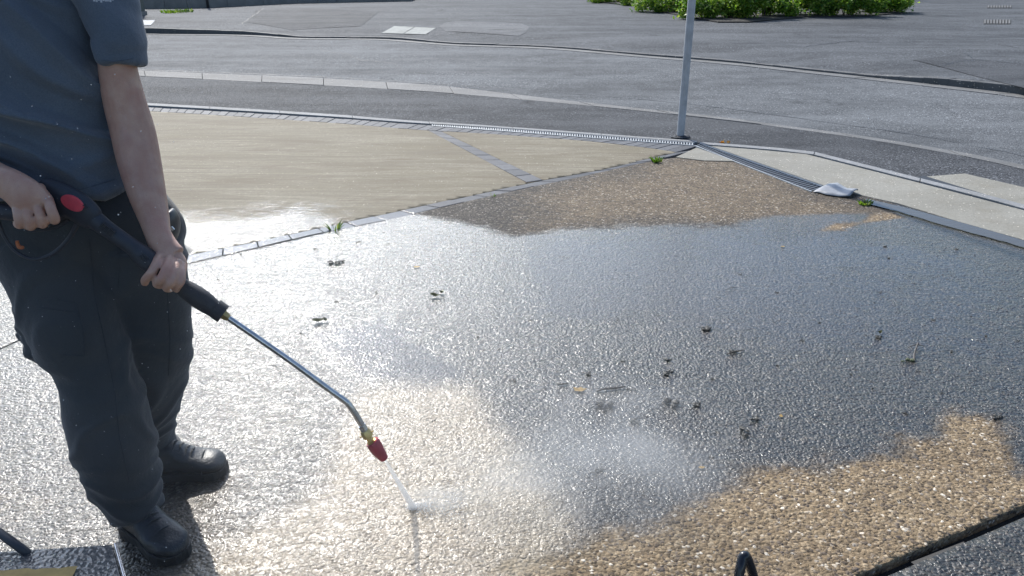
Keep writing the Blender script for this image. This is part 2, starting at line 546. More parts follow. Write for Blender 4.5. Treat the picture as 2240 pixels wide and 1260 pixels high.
    wd = m.rng(flood, 0, 1, 0.0026, 0.0010)
    cnrm = m.bump(wh, 1.0, wd)
    m.set(Base_Color=c, Roughness=m.rng(wet, 0, 1, 0.8, 0.45), Normal=nrm, Coat_Weight=wet, Coat_Normal=cnrm)
    m.set(Coat_Roughness=m.rng(flood, 0, 1, 0.15, 0.07))
    m.b.inputs['Coat IOR'].default_value = 1.40
    m.b.inputs['Specular IOR Level'].default_value = 0.35
    return m.m
MAT['agg'] = agg_material('exposed_aggregate')
MAT['pebble'] = agg_material('aggregate_pebble', True)

# sett material: grey blocks, wet close to the washed ground
def sett_mat():
    m = M('sett_block'); p = m.pos()
    oi = m.n.new('ShaderNodeObjectInfo')
    c = m.mix(oi.outputs['Random'], (0.085, 0.09, 0.10), (0.15, 0.155, 0.168))
    c = m.mix(m.rng(m.noise(p, 22, 5, 0.6), 0.3, 0.7, 0, 0.6), c, (0.075, 0.077, 0.085))
    sep = m.n.new('ShaderNodeSeparateXYZ'); m.l.new(p, sep.inputs[0])
    # the near end of the row is wet from the washing
    near = m.math('ADD', sep.outputs[1], m.math('MULTIPLY', m.noise(p, 5, 3), 0.6))
    wet = m.rng(near, 4.7, 5.3, 1.0, 0.0)
    c = m.mix(wet, c, m.mix(1.0, c, (0.7, 0.7, 0.7), 'MULTIPLY'))
    fine = m.noise(p, 150, 4, 0.6)
    m.set(Base_Color=c, Roughness=0.62, Normal=m.bump(fine, 0.8, 0.003), Coat_Weight=wet, Coat_Normal=m.bump(m.noise(p, 70, 3), 1.0, 0.003))
    m.b.inputs['Coat Roughness'].default_value = 0.1; m.b.inputs['Coat IOR'].default_value = 1.33
    return m.m
MAT['sett'] = sett_mat()
MAT['sett'].node_tree.nodes['Principled BSDF'].inputs['Specular IOR Level'].default_value = 0.15

def water_mat(name, col=(0.05, 0.05, 0.05), bd=0.0006, sc_=18):
    m = M(name); p = m.pos()
    m.set(Base_Color=(*col, 1), Roughness=0.04, Normal=m.bump(m.noise(m.mapv(p, (1, 1.8, 1)), sc_, 3), 1.0, bd))
    m.b.inputs['IOR'].default_value = 1.36
    return m.m
MAT['puddle'] = water_mat('gutter_water', (0.09, 0.085, 0.075), 0.0012)

# ------------------------------------------------------------ large ground
def quad_sheet(name, x0, x1, y0, y1, z, mat):
    bm = bmesh.new()
    bm.faces.new([bm.verts.new(v) for v in ((x0, y0, z), (x1, y0, z), (x1, y1, z), (x0, y1, z))])
    return tag(obj(name, bm, mat), kind='structure')
quad_sheet('ground', -300, 300, -60, 500, -0.09, MAT['dirt'])

def lerp_poly(pts, step):
    """resample a list of ground points at equal length"""
    pts = [Vector((p[0], p[1])) for p in pts]
    L = [0.0]
    for a, b in zip(pts, pts[1:]): L.append(L[-1] + (b - a).length)
    n = max(1, round(L[-1] / step))
    out = []
    for i in range(n + 1):
        d = L[-1] * i / n
        k = max(j for j in range(len(L)) if L[j] <= d + 1e-9)
        k = min(k, len(pts) - 2)
        t = (d - L[k]) / (L[k + 1] - L[k])
        out.append(pts[k].lerp(pts[k + 1], t))
    return out

# smooth curve through pixels -> ground polyline
def gcurve(pix, z=0.0, sub=6):
    pts = [(G(*p, z), 1.0) for p in pix]
    return [q[0] for q in smooth_path(pts, sub)]

NEAR_TOP = gcurve([(-300, 139), (0, 144), (299, 154), (666, 169), (875, 181), (1000, 191), (1137, 207), (1309, 227), (1500, 248), (1640, 264), (1751, 279), (1861, 293), (2047, 323), (2240, 362), (2700, 480), (3400, 760)])
NEAR_BOT = gcurve([(-300, 150), (0, 155), (299, 166), (666, 184), (875, 196), (1000, 205), (1137, 217), (1309, 233), (1500, 253), (1640, 269), (1751, 284), (1861, 299), (2047, 330), (2240, 371), (2700, 494), (3400, 790)])
FARK = [(-300, 66), (0, 69), (293, 73), (531, 76), (653, 83), (756, 84), (859, 86), (1000, 97), (1200, 104), (1414, 122), (1599, 137), (1785, 157), (1910, 170), (2054, 186), (2240, 208), (2700, 275), (3400, 420)]
FAR = gcurve(FARK)

def offset(poly, d):
    """shift a polyline sideways (positive = away from camera side)"""
    out = []
    for i, p in enumerate(poly):
        a = poly[max(0, i - 1)]; b = poly[min(len(poly) - 1, i + 1)]
        t = Vector((b[0] - a[0], b[1] - a[1])).normalized()
        out.append(Vector((p[0] - t.y * d, p[1] + t.x * d, 0)))
    return out

def strip(name, A, B, z, mat, thick=None, kind='structure'):
    """surface between two polylines with equal count"""
    bm = bmesh.new()
    va = [bm.verts.new((p[0], p[1], z)) for p in A]; vb = [bm.verts.new((p[0], p[1], z)) for p in B]
    for i in range(len(A) - 1): bm.faces.new((va[i], va[i + 1], vb[i + 1], vb[i]))
    bmesh.ops.recalc_face_normals(bm, faces=bm.faces)
    for f in bm.faces:
        if f.normal.z < 0: f.normal_flip()
    return tag(obj(name, bm, mat), kind=kind)

def resamp(poly, n):
    q = lerp_poly(poly, 1e9)
    pts = [Vector((p[0], p[1])) for p in poly]
    L = [0.0]
    for a, b in zip(pts, pts[1:]): L.append(L[-1] + (b - a).length)
    out = []
    for i in range(n + 1):
        d = L[-1] * i / n
        k = 0
        while k < len(pts) - 2 and L[k + 1] < d: k += 1
        out.append(pts[k].lerp(pts[k + 1], (d - L[k]) / (L[k + 1] - L[k] + 1e-12)).to_3d())
    return out

CH = offset(FAR, -0.24)               # near edge of the far channel blocks
road = strip('road', resamp(NEAR_TOP, 120), resamp(CH, 120), -0.004, MAT['road'])

# seam along the road
seam_c = gcurve([(299, 152), (666, 166), (875, 178), (1000, 186), (1200, 200), (1497, 226), (1827, 269), (2017, 297), (2119, 317), (2240, 341), (2600, 430)])
sA = resamp(seam_c, 260)
jit = [(vnoise(np.array([i * 0.35]), np.array([1.0]))[0] - 0.5) * 0.03 for i in range(261)]
wdt = [0.006 + 0.022 * vnoise(np.array([i * 0.5]), np.array([7.0]))[0] for i in range(261)]
A_ = [p + Vector((0, j + w / 2, 0)) for p, j, w in zip(sA, jit, wdt)]
B_ = [p + Vector((0, j - w / 2, 0)) for p, j, w in zip(sA, jit, wdt)]
strip('road_seam', B_, A_, 0.0, MAT['tar'])

# near pavement of dark tarmac
pave_in = gcurve([(-500, 200), (-200, 214), (200, 222), (322, 228), (700, 252), (940, 273), (1200, 289), (1500, 309), (1770, 330), (2000, 385), (2240, 450), (2700, 590), (3400, 900)])
pave_in = offset(pave_in, -0.05)
strip('pavement', resamp(pave_in, 120), resamp(NEAR_BOT, 120), -0.003, MAT['path'])

# flush kerb stones between pavement and road
def blocks(A, B, length, gap, ztop, thick, mat, name, parent, rnd=0.0, bevel=0.004, zj=0.003, skip=lambda i: False):
    LA = sum((Vector(b[:2]) - Vector(a[:2])).length for a, b in zip(A, A[1:]))
    n = max(1, round(LA / length))
    a_, b_ = resamp(A, n * 4), resamp(B, n * 4)
    out = []
    for i in range(n):
        if skip(i): continue
        ia, ib = i * 4, i * 4 + 4
        g = gap / 2 / (LA / n) * 4
        def at(poly, t):
            k = min(int(t), len(poly) - 2); return poly[k].lerp(poly[k + 1], t - k)
        t0, t1 = ia + g, ib - g
        ts = [t0, (t0 * 2 + t1) / 3, (t0 + t1 * 2) / 3, t1]
        pts = [at(a_, t) for t in ts] + [at(b_, t) for t in reversed(ts)]
        z = ztop(i / n) if callable(ztop) else ztop
        z += random.uniform(-zj, zj)
        bm = prism_bm(pts, z, thick, bevel=bevel)
        o = obj(name, bm, mat, parent)
        out.append(o)
    return out
kerb = tag(empty('kerb'), kind='structure')
def near_h(t): return 0.003
blocks(NEAR_BOT, NEAR_TOP, 0.915, 0.006, near_h, 0.12, MAT['kerb'], 'kerb_stone', kerb, bevel=0.006, zj=0.004)
# far kerb: channel blocks and kerb stones, dropped in the middle
fx = [G(*p).x for p in FARK]
fh = [0.12, 0.12, 0.115, 0.075, 0.035, 0.03, 0.035, 0.028, 0.028, 0.03, 0.03, 0.028, 0.03, 0.085, 0.10, 0.11, 0.11]
def far_h(x): return float(np.interp(x, fx, fh))
blocks(CH, FAR, 0.9, 0.012, 0.004, 0.12, MAT['kerb'], 'channel_block', kerb, bevel=0.004, zj=0.002)
K2 = offset(FAR, 0.13)
nfar = 90
fa, fb = resamp(FAR, nfar), resamp(K2, nfar)
for i in range(nfar):
    a0, a1 = fa[i].lerp(fa[i + 1], 0.006), fa[i + 1].lerp(fa[i], 0.006)
    b0, b1 = fb[i].lerp(fb[i + 1], 0.006), fb[i + 1].lerp(fb[i], 0.006)
    zz = random.uniform(-0.004, 0.004)
    bm = prism_bm([a0, a1, b1, b0], lambda p: far_h(p[0]) + zz, 0.2, bevel=0.012)
    obj('kerb_stone', bm, MAT['kerbdark'], kerb)

# far pavement as a height-following sheet out to the distance
def far_z(x, d): 
    h = far_h(x); t = min(1, max(0, (d - 0.2) / 1.6)); t = t * t * (3 - 2 * t)
    return (h - 0.004) * (1 - t) + 0.11 * t
cols = resamp(K2, 140)
dists = [0, 0.15, 0.4, 0.8, 1.2, 1.6, 2.0, 3, 5, 9, 20, 60, 200, 450]
V, Fc = [], []
for i, p in enumerate(cols):
    for d in dists:
        V.append((p.x + max(0, d - 2) * 1.6 * (p.x / 20.0), p.y + d, far_z(p.x, d)))
nd = len(dists)
for i in range(len(cols) - 1):
    for j in range(nd - 1):
        Fc.append((i * nd + j, (i + 1) * nd + j, (i + 1) * nd + j + 1, i * nd + j + 1))
fp = tag(link('far_pavement', mesh_np('far_pavement', V, Fc, True), MAT['farpath']), kind='structure')

def fz(x, y):
    k = min(range(len(cols)), key=lambda i: abs(cols[i].x - x))
    return far_z(x, max(0.0, y - cols[k].y))
def drape(o, lift):
    bm = bmesh.new(); bm.from_mesh(o.data)
    bmesh.ops.triangulate(bm, faces=bm.faces)
    for _ in range(4): bmesh.ops.subdivide_edges(bm, edges=[e for e in bm.edges if e.calc_length() > 0.25], cuts=1, use_grid_fill=False); bmesh.ops.triangulate(bm, faces=bm.faces)
    for v in bm.verts: v.co.z = fz(v.co.x, v.co.y) + lift
    bm.to_mesh(o.data); bm.free()
def flat(name, pix, z, mat, parent=None, **kw):
    bm = bmesh.new()
    f = bm.faces.new([bm.verts.new(G(*p, z)) for p in pix])
    f.normal_update()
    if f.normal.z < 0: f.normal_flip()
    o = obj(name, bm, mat, parent)
    return o
# tarmac repairs in the far pavement, visible as lighter and darker patches
for k, (pix, mt) in enumerate([
    ([(975, 50), (1000, 47), (1140, 52), (1158, 60), (1150, 72), (1135, 76), (975, 68), (960, 60)], 'patch'),
    ([(560, 22), (700, 20), (830, 26), (790, 58), (640, 62), (540, 50)], 'path'),
    ([(1995, 133), (2100, 122), (2110, 130), (2240, 142), (2400, 160), (2400, 215), (2240, 192), (2075, 152)], 'path')]):
    o = flat('pavement_patch', pix, 0.1, MAT[mt], fp)
    drape(o, 0.004 + 0.0008 * k)

# crack seams in the far pavement
def crack(pix, z, w, parent, onroad=False):
    pts = resamp([G(*p, z) for p in pix], 40)
    bm = bmesh.new(); prev = None
    for i, p in enumerate(pts):
        n_ = (vnoise(np.array([i * 0.7 + pix[0][0]]), np.array([3.0]))[0] - 0.5) * w * 4
        ww = w * (0.4 + vnoise(np.array([i * 0.9 + pix[0][0]]), np.array([9.0]))[0])
        z = 0.001 if onroad else fz(p.x, p.y) + 0.008
        a = bm.verts.new((p.x, p.y + n_ - ww / 2, z)); b = bm.verts.new((p.x, p.y + n_ + ww / 2, z))
        if prev: bm.faces.new((prev[0], a, b, prev[1]))
        prev = (a, b)
    return obj('crack', bm, MAT['tar'], parent)
for pix, w in (([(528, 54), (560, 32), (575, 20)], 0.05), ([(2065, 145), (2100, 136), (2150, 133)], 0.03), ([(2110, 118), (2130, 130), (2240, 143), (2400, 160)], 0.03),
               ([(840, 47), (900, 44), (960, 33), (1080, 28)], 0.03), ([(1260, 60), (1400, 66), (1480, 62), (1560, 48)], 0.03), ([(1650, 92), (1760, 104), (1850, 92), (1960, 94)], 0.035)):
    crack(pix, 0.1, w, fp)

for pix, w in (([(700, 110), (760, 118), (790, 132), (860, 138), (880, 150)], 0.02), ([(1560, 160), (1640, 178), (1730, 180), (1790, 196)], 0.014), ([(1180, 120), (1250, 140), (1240, 160), (1300, 182)], 0.014)):
    crack(pix, 0, w, road, True)
# ------------------------------------------------------------ driveway
bed_pts = [(-9, -2), (9, -2), (9, 3.2)] + [(p[0], p[1]) for p in reversed(resamp([p for p in pave_in if p[0] < 8.9], 60))] + [(-9, 10)]
drv = tag(obj('driveway', prism_bm([Vector((a, b, 0)) for a, b in bed_pts], -0.032, 0.05), MAT['joint']), kind='structure')

# key ground lines
def X(a, b, c, d):
    """intersection of line ab with line cd"""
    a, b, c, d = (Vector(v[:2]) for v in (a, b, c, d))
    r, s_ = b - a, d - c
    t = (c - a).cross(s_) / r.cross(s_)
    return (a + r * t).to_3d()

up_edge = [G(1480, 333), G(1325, 370), G(1181, 396), G(1022, 430), G(900, 456), G(735, 491), G(560, 530), G(411, 559)]
lo_edge = [G(1525, 327), G(1441, 349), G(1275, 386), G(1144, 413), G(1025, 440), G(900, 469), G(855, 480), G(685, 513), G(560, 543), G(404, 578)]
left_dir = (G(387, 513) - G(411, 559)).normalized()
top_in = gcurve([(-100, 222), (322, 243), (700, 267), (900, 283), (1056, 292), (1181, 301), (1287, 309), (1412, 323), (1480, 333)])
top_out = gcurve([(-100, 214), (322, 235), (700, 257), (900, 272), (1056, 282), (1181, 293), (1287, 302), (1412, 312), (1525, 320)])
corner_in = G(411, 559)
# left border line meets the far row
ti = None
for a, b in zip(top_in, top_in[1:]):
    q = X(corner_in, corner_in + left_dir, a, b)
    if min(a.x, b.x) - 1e-6 <= q.x <= max(a.x, b.x) + 1e-6: ti = q
if ti is None: ti = X(corner_in, corner_in + left_dir, top_in[0], top_in[1])
dgA = [G(936, 285), G(1152, 399.5)]      # left edge of diagonal row
dgB = [G(966, 288), G(1187, 394.5)]        # right edge

def grid_slab(name, pts, z, step, mat, attrs, parent=None, kind=None, thick=0.04):
    """top surface cut to a polygon with per-vertex data, plus a skirt below its edge"""
    P2 = [Vector((p[0], p[1], 0)) for p in pts]
    xs = [p.x for p in P2]; ys = [p.y for p in P2]
    nx = int((max(xs) - min(xs)) / step) + 2; ny = int((max(ys) - min(ys)) / step) + 2
    gx = min(xs) - step * 0.5 + np.arange(nx + 1) * step; gy = min(ys) - step * 0.5 + np.arange(ny + 1) * step
    XX, YY = np.meshgrid(gx, gy, indexing='ij')
    V = np.stack([XX.ravel(), YY.ravel(), np.full(XX.size, z)], 1)
    sd = poly_sd(XX.ravel(), YY.ravel(), P2)
    I, J = np.meshgrid(np.arange(nx), np.arange(ny), indexing='ij')
    q = np.stack([I * (ny + 1) + J, (I + 1) * (ny + 1) + J, (I + 1) * (ny + 1) + J + 1, I * (ny + 1) + J + 1], -1).reshape(-1, 4)
    keep = (sd[q] > -step * 1.6).any(1)
    me = mesh_np('t', V, q[keep])
    bm = bmesh.new(); bm.from_mesh(me); bpy.data.meshes.remove(me)
    lone = [v for v in bm.verts if not v.link_faces]
    bmesh.ops.delete(bm, geom=lone, context='VERTS')
    # orientation
    area = sum(a.x * b.y - b.x * a.y for a, b in zip(P2, P2[1:] + P2[:1]))
    for a, b in zip(P2, P2[1:] + P2[:1]):
        e = b - a
        if e.length < 1e-5: continue
        n = Vector((e.y, -e.x, 0)).normalized() * (1 if area > 0 else -1)
        bmesh.ops.bisect_plane(bm, geom=bm.verts[:] + bm.edges[:] + bm.faces[:], plane_co=a, plane_no=n, clear_outer=True)
    be = [e for e in bm.edges if len(e.link_faces) == 1]
    r = bmesh.ops.extrude_edge_only(bm, edges=be)
    for v in [g for g in r['geom'] if isinstance(g, bmesh.types.BMVert)]: v.co.z -= thick
    bmesh.ops.recalc_face_normals(bm, faces=bm.faces)
    if sum(f.normal.z for f in bm.faces) < 0: bmesh.ops.reverse_faces(bm, faces=bm.faces)
    me = bpy.data.meshes.new(name); bm.to_mesh(me); bm.free()
    n = len(me.vertices); co = np.empty(n * 3, np.float32); me.vertices.foreach_get('co', co); co = co.reshape(-1, 3)
    for k, fn in attrs.items(): attr(me, k, fn(co[:, 0].astype(float), co[:, 1].astype(float)))
    o = link(name, me, mat, parent)
    if kind: o['kind'] = kind
    return o

zero = lambda x, y: np.zeros_like(x)
one = lambda x, y: np.ones_like(x)

# wetness and colour zones of the washed ground
def wet_main(x, y):
    dry1 = region(x, y, [(905, 462), (1000, 485), (1130, 508), (1210, 506), (1500, 492), (1700, 480), (1800, 468), (1950, 470), (1990, 440), (1800, 380), (1600, 320), (1480, 320), (1200, 380)], 0.10, 0.13, 5, 3.0)
    dry2 = region(x, y, [(1060, 1300), (1130, 1230), (1240, 1175), (1330, 1160), (1430, 1130), (1560, 1075), (1680, 1040), (1850, 1000), (1930, 985), (1960, 970), (2050, 935), (2160, 925), (2185, 960), (2210, 1000), (2240, 1030), (2500, 1080), (2240, 1500), (1500, 2400), (900, 1600)], 0.12, 0.13, 6, 7.0)
    dry3 = region(x, y, [(1780, 503), (1850, 488), (1950, 468), (1965, 474), (1900, 489), (1800, 508)], 0.05, 0.06, 8, 6.0)
    return 1 - np.clip(dry1 + dry2 + dry3, 0, 1)
def tan_main(x, y):
    t2 = region(x, y, [(1040, 1300), (1120, 1220), (1240, 1165), (1330, 1155), (1430, 1125), (1560, 1070), (1680, 1036), (1850, 996), (1930, 980), (1960, 966), (2050, 932), (2160, 920), (2190, 956), (2215, 998), (2245, 1026), (2500, 1080), (2240, 1500), (1500, 2400), (900, 1600)], 0.09, 0.13, 6, 7.0)
    t1 = region(x, y, [(1130, 430), (1480, 340), (1620, 345), (1820, 430), (1950, 465), (1790, 510), (1500, 490), (1200, 500)], 0.25, 0.25, 15, 2.0) * 0.5
    t3 = region(x, y, [(1780, 503), (1850, 488), (1950, 468), (1965, 474), (1900, 489), (1800, 508)], 0.05, 0.06, 8, 6.0) * 0.8
    t4 = region(x, y, [(-80, 1060), (60, 1060), (70, 1160), (-80, 1300)], 0.1, 0.15, 21, 9.0) * 0.6
    return np.clip(t1 + t2 + t3 + t4, 0, 1)
def clean_glare_main(x, y):
    c = region(x, y, [(740, 900), (790, 850), (900, 832), (1040, 842), (1110, 930), (1170, 1000), (1240, 1090), (1290, 1165), (1200, 1240), (1000, 1400), (500, 1500), (300, 1300), (700, 1060)], 0.07, 0.06, 9, 4.0)  # washed patch under the nozzle
    l = region(x, y, [(-600, 700), (400, 590), (640, 690), (790, 840), (760, 1000), (700, 1400), (-600, 1600)], 0.25, 0.2, 33, 2.5) * 0.3  # whole left side paled too: sun glare put into the base colour
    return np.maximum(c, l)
def flood_main(x, y):
    f = region(x, y, [(700, 730), (840, 688), (930, 740), (1000, 800), (960, 845), (760, 835)], 0.10, 0.12, 12, 3.0)
    g = region(x, y, [(1130, 515), (1500, 497), (1850, 500), (2240, 560), (2240, 800), (1500, 720), (1150, 640)], 0.3, 0.3, 13, 2.0) * (0.5 + 0.55 * fbm(x * 2.2, y * 3.5, 4, 31))
    s2 = region(x, y, [(1130, 520), (1480, 500), (1560, 640), (1400, 740), (1120, 700)], 0.25, 0.25, 41, 2.0) * 0.75
    g = np.maximum(g, s2)
    s_ = region(x, y, [(1300, 700), (1700, 700), (1500, 1050), (1200, 1000)], 0.3, 0.2, 14, 2.0) * 0.25
    h = region(x, y, [(430, 590), (900, 540), (1180, 620), (1080, 800), (700, 860), (430, 720)], 0.3, 0.2, 35, 2.0) * (0.05 + 0.5 * fbm(x * 3, y * 3, 4, 37))
    return np.clip(np.maximum(np.maximum(f, g), np.maximum(s_, h)), 0, 1)
AT = dict(wet=wet_main, flood=flood_main, clean_glare=clean_glare_main, tan=tan_main)

jl = G(0, 765); jd = (G(404, 578) - jl)
far_left = jl - jd * 1.2
r0, r1 = G(2240, 1105), G(1880, 1257)
rd = (r1 - r0).normalized()
rA, rB = r0 - rd * 2.6, r0 + rd * 3.0
gut = gcurve([(1800, 430), (1900, 452), (2000, 478), (2100, 507), (2240, 549), (2600, 670)])
main_poly = [far_left] + list(reversed(lo_edge)) + [G(1600, 354), G(1800, 430), G(1900, 452), G(2240, 549), G(2600, 664)]
# close towards the camera
rA2 = X(rA, rB, G(2240, 549), G(2600, 664))
main_poly = [far_left, G(404, 578), G(560, 543), G(855, 480), G(1144, 413), G(1441, 349), G(1500, 343), G(1600, 353), G(1800, 430), G(2600, 668), Vector((3.6, 2.6, 0))]
main_poly[-1] = rA.copy() if rA.x < 6 else rA
main_poly += [rB, Vector((rB.x - 1.5, 0.35, 0)), far_left - jd * 1.38]
def hull(pts):
    pts = sorted({(round(p[0], 5), round(p[1], 5)) for p in pts})
    def half(ps):
        o = []
        for p in ps:
            while len(o) > 1 and (o[-1][0] - o[-2][0]) * (p[1] - o[-2][1]) - (o[-1][1] - o[-2][1]) * (p[0] - o[-2][0]) <= 0: o.pop()
            o.append(p)
        return o
    a, b = half(pts), half(pts[::-1])
    return [Vector((x, y, 0)) for x, y in a[:-1] + b[:-1]]
main_h = hull(main_poly)
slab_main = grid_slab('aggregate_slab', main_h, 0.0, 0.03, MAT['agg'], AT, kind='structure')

# slab beyond the left joint
jn = Vector((-jd.y, jd.x, 0)).normalized() * 0.009
lp = [far_left + jn, G(404, 578) + jn]
corner_out = lp[1] + left_dir * 0.02
lp += [corner_out + left_dir * 5.5, Vector((-9, 8.5, 0)), Vector((-9, 3.0, 0))]
grid_slab('aggregate_slab', hull(lp), 0.0, 0.06, MAT['agg'], dict(wet=one, flood=zero, clean_glare=lambda x, y: 0.4 + 0 * x, tan=zero), kind='structure')  # evenly paled, bright glare put into its base colour
# dark wet slab beyond the right joint
jr = Vector((-rd.y, rd.x, 0)).normalized()
if jr.y > 0: jr = -jr
jr *= 0.034
grid_slab('aggregate_slab', hull([rA + jr, rB + jr, Vector((rB.x, -0.6, 0)), Vector((5, -0.6, 0))]), -0.002, 0.04, MAT['agg'], dict(wet=one, flood=lambda x, y: 0.15 + 0 * x, clean_glare=zero, tan=lambda x, y: 0.12 + 0 * x), kind='structure')
# standing water in that joint
a_, b_ = G(1985, 1216), G(2100, 1172)
w_ = strip('joint_water', [a_ + jr * 0.4, b_ + jr * 0.4], [a_ + jr * 0.97, b_ + jr * 0.97], -0.010, MAT['puddle'])

# tan brushed panels of the left part
wetp = lambda x, y: region(x, y, [(300, 470), (560, 462), (640, 455), (760, 478), (740, 520), (400, 620), (250, 560)], 0.32, 0.28, 17, 3.0)
drypan = dict(wet=wetp)
pA = [corner_in, *reversed(up_edge[2:-1]), dgA[1], dgA[0]] + [p for p in reversed(top_in) if p.x < dgA[0].x - 0.02 and p.x > ti.x] + [ti]
grid_slab('concrete_panel', hull(pA), 0.0, 0.06, MAT['panel'], drypan, kind='structure')
pB = [dgB[1], up_edge[1], up_edge[0]] + [p for p in reversed(top_in) if dgB[0].x + 0.02 < p.x < up_edge[0].x - 0.02] + [dgB[0]]
grid_slab('concrete_panel', hull(pB), 0.0, 0.06, MAT['panel'], drypan, kind='structure')

# setts: one object each, sharing nothing but the kind
row = tag(empty('sett_border'), kind='structure')
blocks(lo_edge, up_edge, 0.20, 0.0045, 0.002, 0.07, MAT['sett'], 'sett', row, bevel=0.005, zj=0.002)
blocks([dgA[0] , dgA[1]], [dgB[0], dgB[1]], 0.185, 0.005, 0.003, 0.07, MAT['sett'], 'sett', row, bevel=0.005, zj=0.002)
blocks(top_in, top_out, 0.10, 0.005, 0.002, 0.07, MAT['sett'], 'sett', row, bevel=0.004, zj=0.002)
lb0 = corner_in.copy(); sd_ = Vector((left_dir.y, -left_dir.x, 0)) * 0.10
blocks([corner_in - sd_ * 1.02 , ti - sd_ * 1.02], [corner_in - sd_*0.04, ti - sd_ * 0.04], 0.20, 0.0045, 0.002, 0.07, MAT['sett'], 'sett', row, bevel=0.005, zj=0.002)

# white edging beyond the setts and the drain
edge = tag(empty('edging'), kind='structure')
e_in = gcurve([(-100, 211), (322, 232), (700, 255), (900, 270), (1056, 279), (1287, 296), (1412, 305), (1525, 313.5)])
e_out = gcurve([(-100, 206), (322, 227), (700, 250), (900, 265.5), (1056, 275.5), (1287, 292.5), (1412, 302), (1525, 310.5)])
blocks(e_in, e_out, 0.9, 0.004, 0.010, 0.07, MAT['edging'], 'edging_stone', edge, bevel=0.003, zj=0.001)
e2_in = gcurve([(1530, 317), (1640, 325), (1765, 336)], sub=3) + gcurve([(1772, 338), (2000, 396), (2240, 459), (2700, 595)], sub=4)
e2_out = gcurve([(1530, 312.5), (1640, 320), (1765, 331)], sub=3) + gcurve([(1774, 332), (2000, 389), (2240, 450), (2700, 584)], sub=4)
blocks(e2_in, e2_out, 0.9, 0.006, 0.010, 0.07, MAT['edging'], 'edging_stone', edge, bevel=0.004, zj=0.001)

# pale concrete strip on the right
def plain(name, pts, z, mat, thick=0.05, bevel=0.004, kind='structure', parent=None):
    o = obj(name, prism_bm(pts, z, thick, bevel=bevel), mat, parent)
    if kind: o['kind'] = kind
    return o
plain('concrete_strip', [p for p in [G(1535, 318.5), G(1650, 327.5), G(1764, 338), G(2000, 398), G(2240, 461), G(2700, 598), G(2700, 668), G(2240, 526), G(2098, 486), G(1965, 446), G(1880, 427), G(1806, 412)]], 0.004, MAT['pale'])
# darker joint across the strip foot
plain('concrete_strip', [G(1524, 324), G(1608, 354), G(1540, 352.5), G(1478, 345)], 0.006, MAT['pale'], bevel=0.002)
# low pale lip beside the gutter
plain('gutter_lip', [G(1885, 431), G(1965, 450), G(2098, 491), G(2240, 531), G(2700, 676), G(2700, 688), G(2240, 541), G(2098, 500), G(1960, 462), G(1905, 448)], -0.006, MAT['pale'], bevel=0.003)
cp = strip('crossing_patch', [G(2020, 387), G(2150, 428), G(2320, 480), G(2500, 540)], [G(2110, 380), G(2240, 410), G(2400, 452), G(2600, 510)], 0.002, MAT['pale'])
strip('crossing_joint', [G(2005, 389), G(2150, 432), G(2240, 459), G(2500, 540)], [G(2022, 386), G(2160, 428), G(2245, 453), G(2503, 533)], 0.005, MAT['tar'])
# running water in the gutter
wA = resamp(gcurve([(1890, 446), (1960, 463), (2098, 504), (2240, 543), (2600, 655)]), 40)
wB = resamp(gcurve([(1895, 437), (1960, 452), (2098, 488), (2240, 529), (2600, 640)]), 40)
for i in range(41):
    wA[i] = wA[i] + Vector((0, -0.03 * vnoise(np.array([i * 0.8]), np.array([5.0]))[0], 0))
strip('gutter_water', wA, wB, 0.0045 + 0.003, MAT['puddle'])

# ------------------------------------------------------------ drain channels
MAT['grate_light'] = simple('galvanised_grate', (0.34, 0.36, 0.38), 0.5, 0.3, bump=0.002)
MAT['grate_dark'] = simple('black_grate', (0.05, 0.055, 0.065), 0.45, 0.1)
def drain(pa0, pa1, pb0, pb1, pitch, barw, mat, rimmat, label, nm, sub=1):
    root = empty(nm, (pa0 + pa1 + pb0 + pb1) / 4)
    tag(root, label, 'drain')
    n = int((pa1 - pa0).length / pitch)
    bm = bmesh.new()
    for i in range(n):
        t0, t1 = i / n, (i + barw) / n
        a0, a1, b0, b1 = pa0.lerp(pa1, t0), pa0.lerp(pa1, t1), pb0.lerp(pb1, t0), pb0.lerp(pb1, t1)
        prism_bm([a0, a1, b1, b0], 0.004, 0.012, bm)
    g = obj('grating', bm, mat); g['kind'] = 'stuff'; local(root, g)
    d = (pa1 - pa0).normalized(); n_ = Vector((-d.y, d.x, 0))
    if (pb0 - pa0).dot(n_) < 0: n_ = -n_
    for q0, q1, s_ in ((pa0, pa1, -1), (pb0, pb1, 1)):
        o = obj('rim', prism_bm([q0, q1, q1 + n_ * 0.012 * s_, q0 + n_ * 0.012 * s_], 0.007, 0.02), rimmat); local(root, o)
    return root
drain(G(945, 275.5), G(1519, 319), G(945, 270.5), G(1519, 314), 0.0235, 0.48, MAT['grate_light'], MAT['grate_light'], 'pale slotted linear drain along the far edge of the tan driveway', 'linear_drain')
drain(G(1521, 319.5), G(1776, 420), G(1531, 315.5), G(1803, 412), 0.034, 0.62, MAT['grate_dark'], MAT['grate_light'], 'dark slotted linear drain running diagonally between brown aggregate and pale concrete', 'linear_drain')

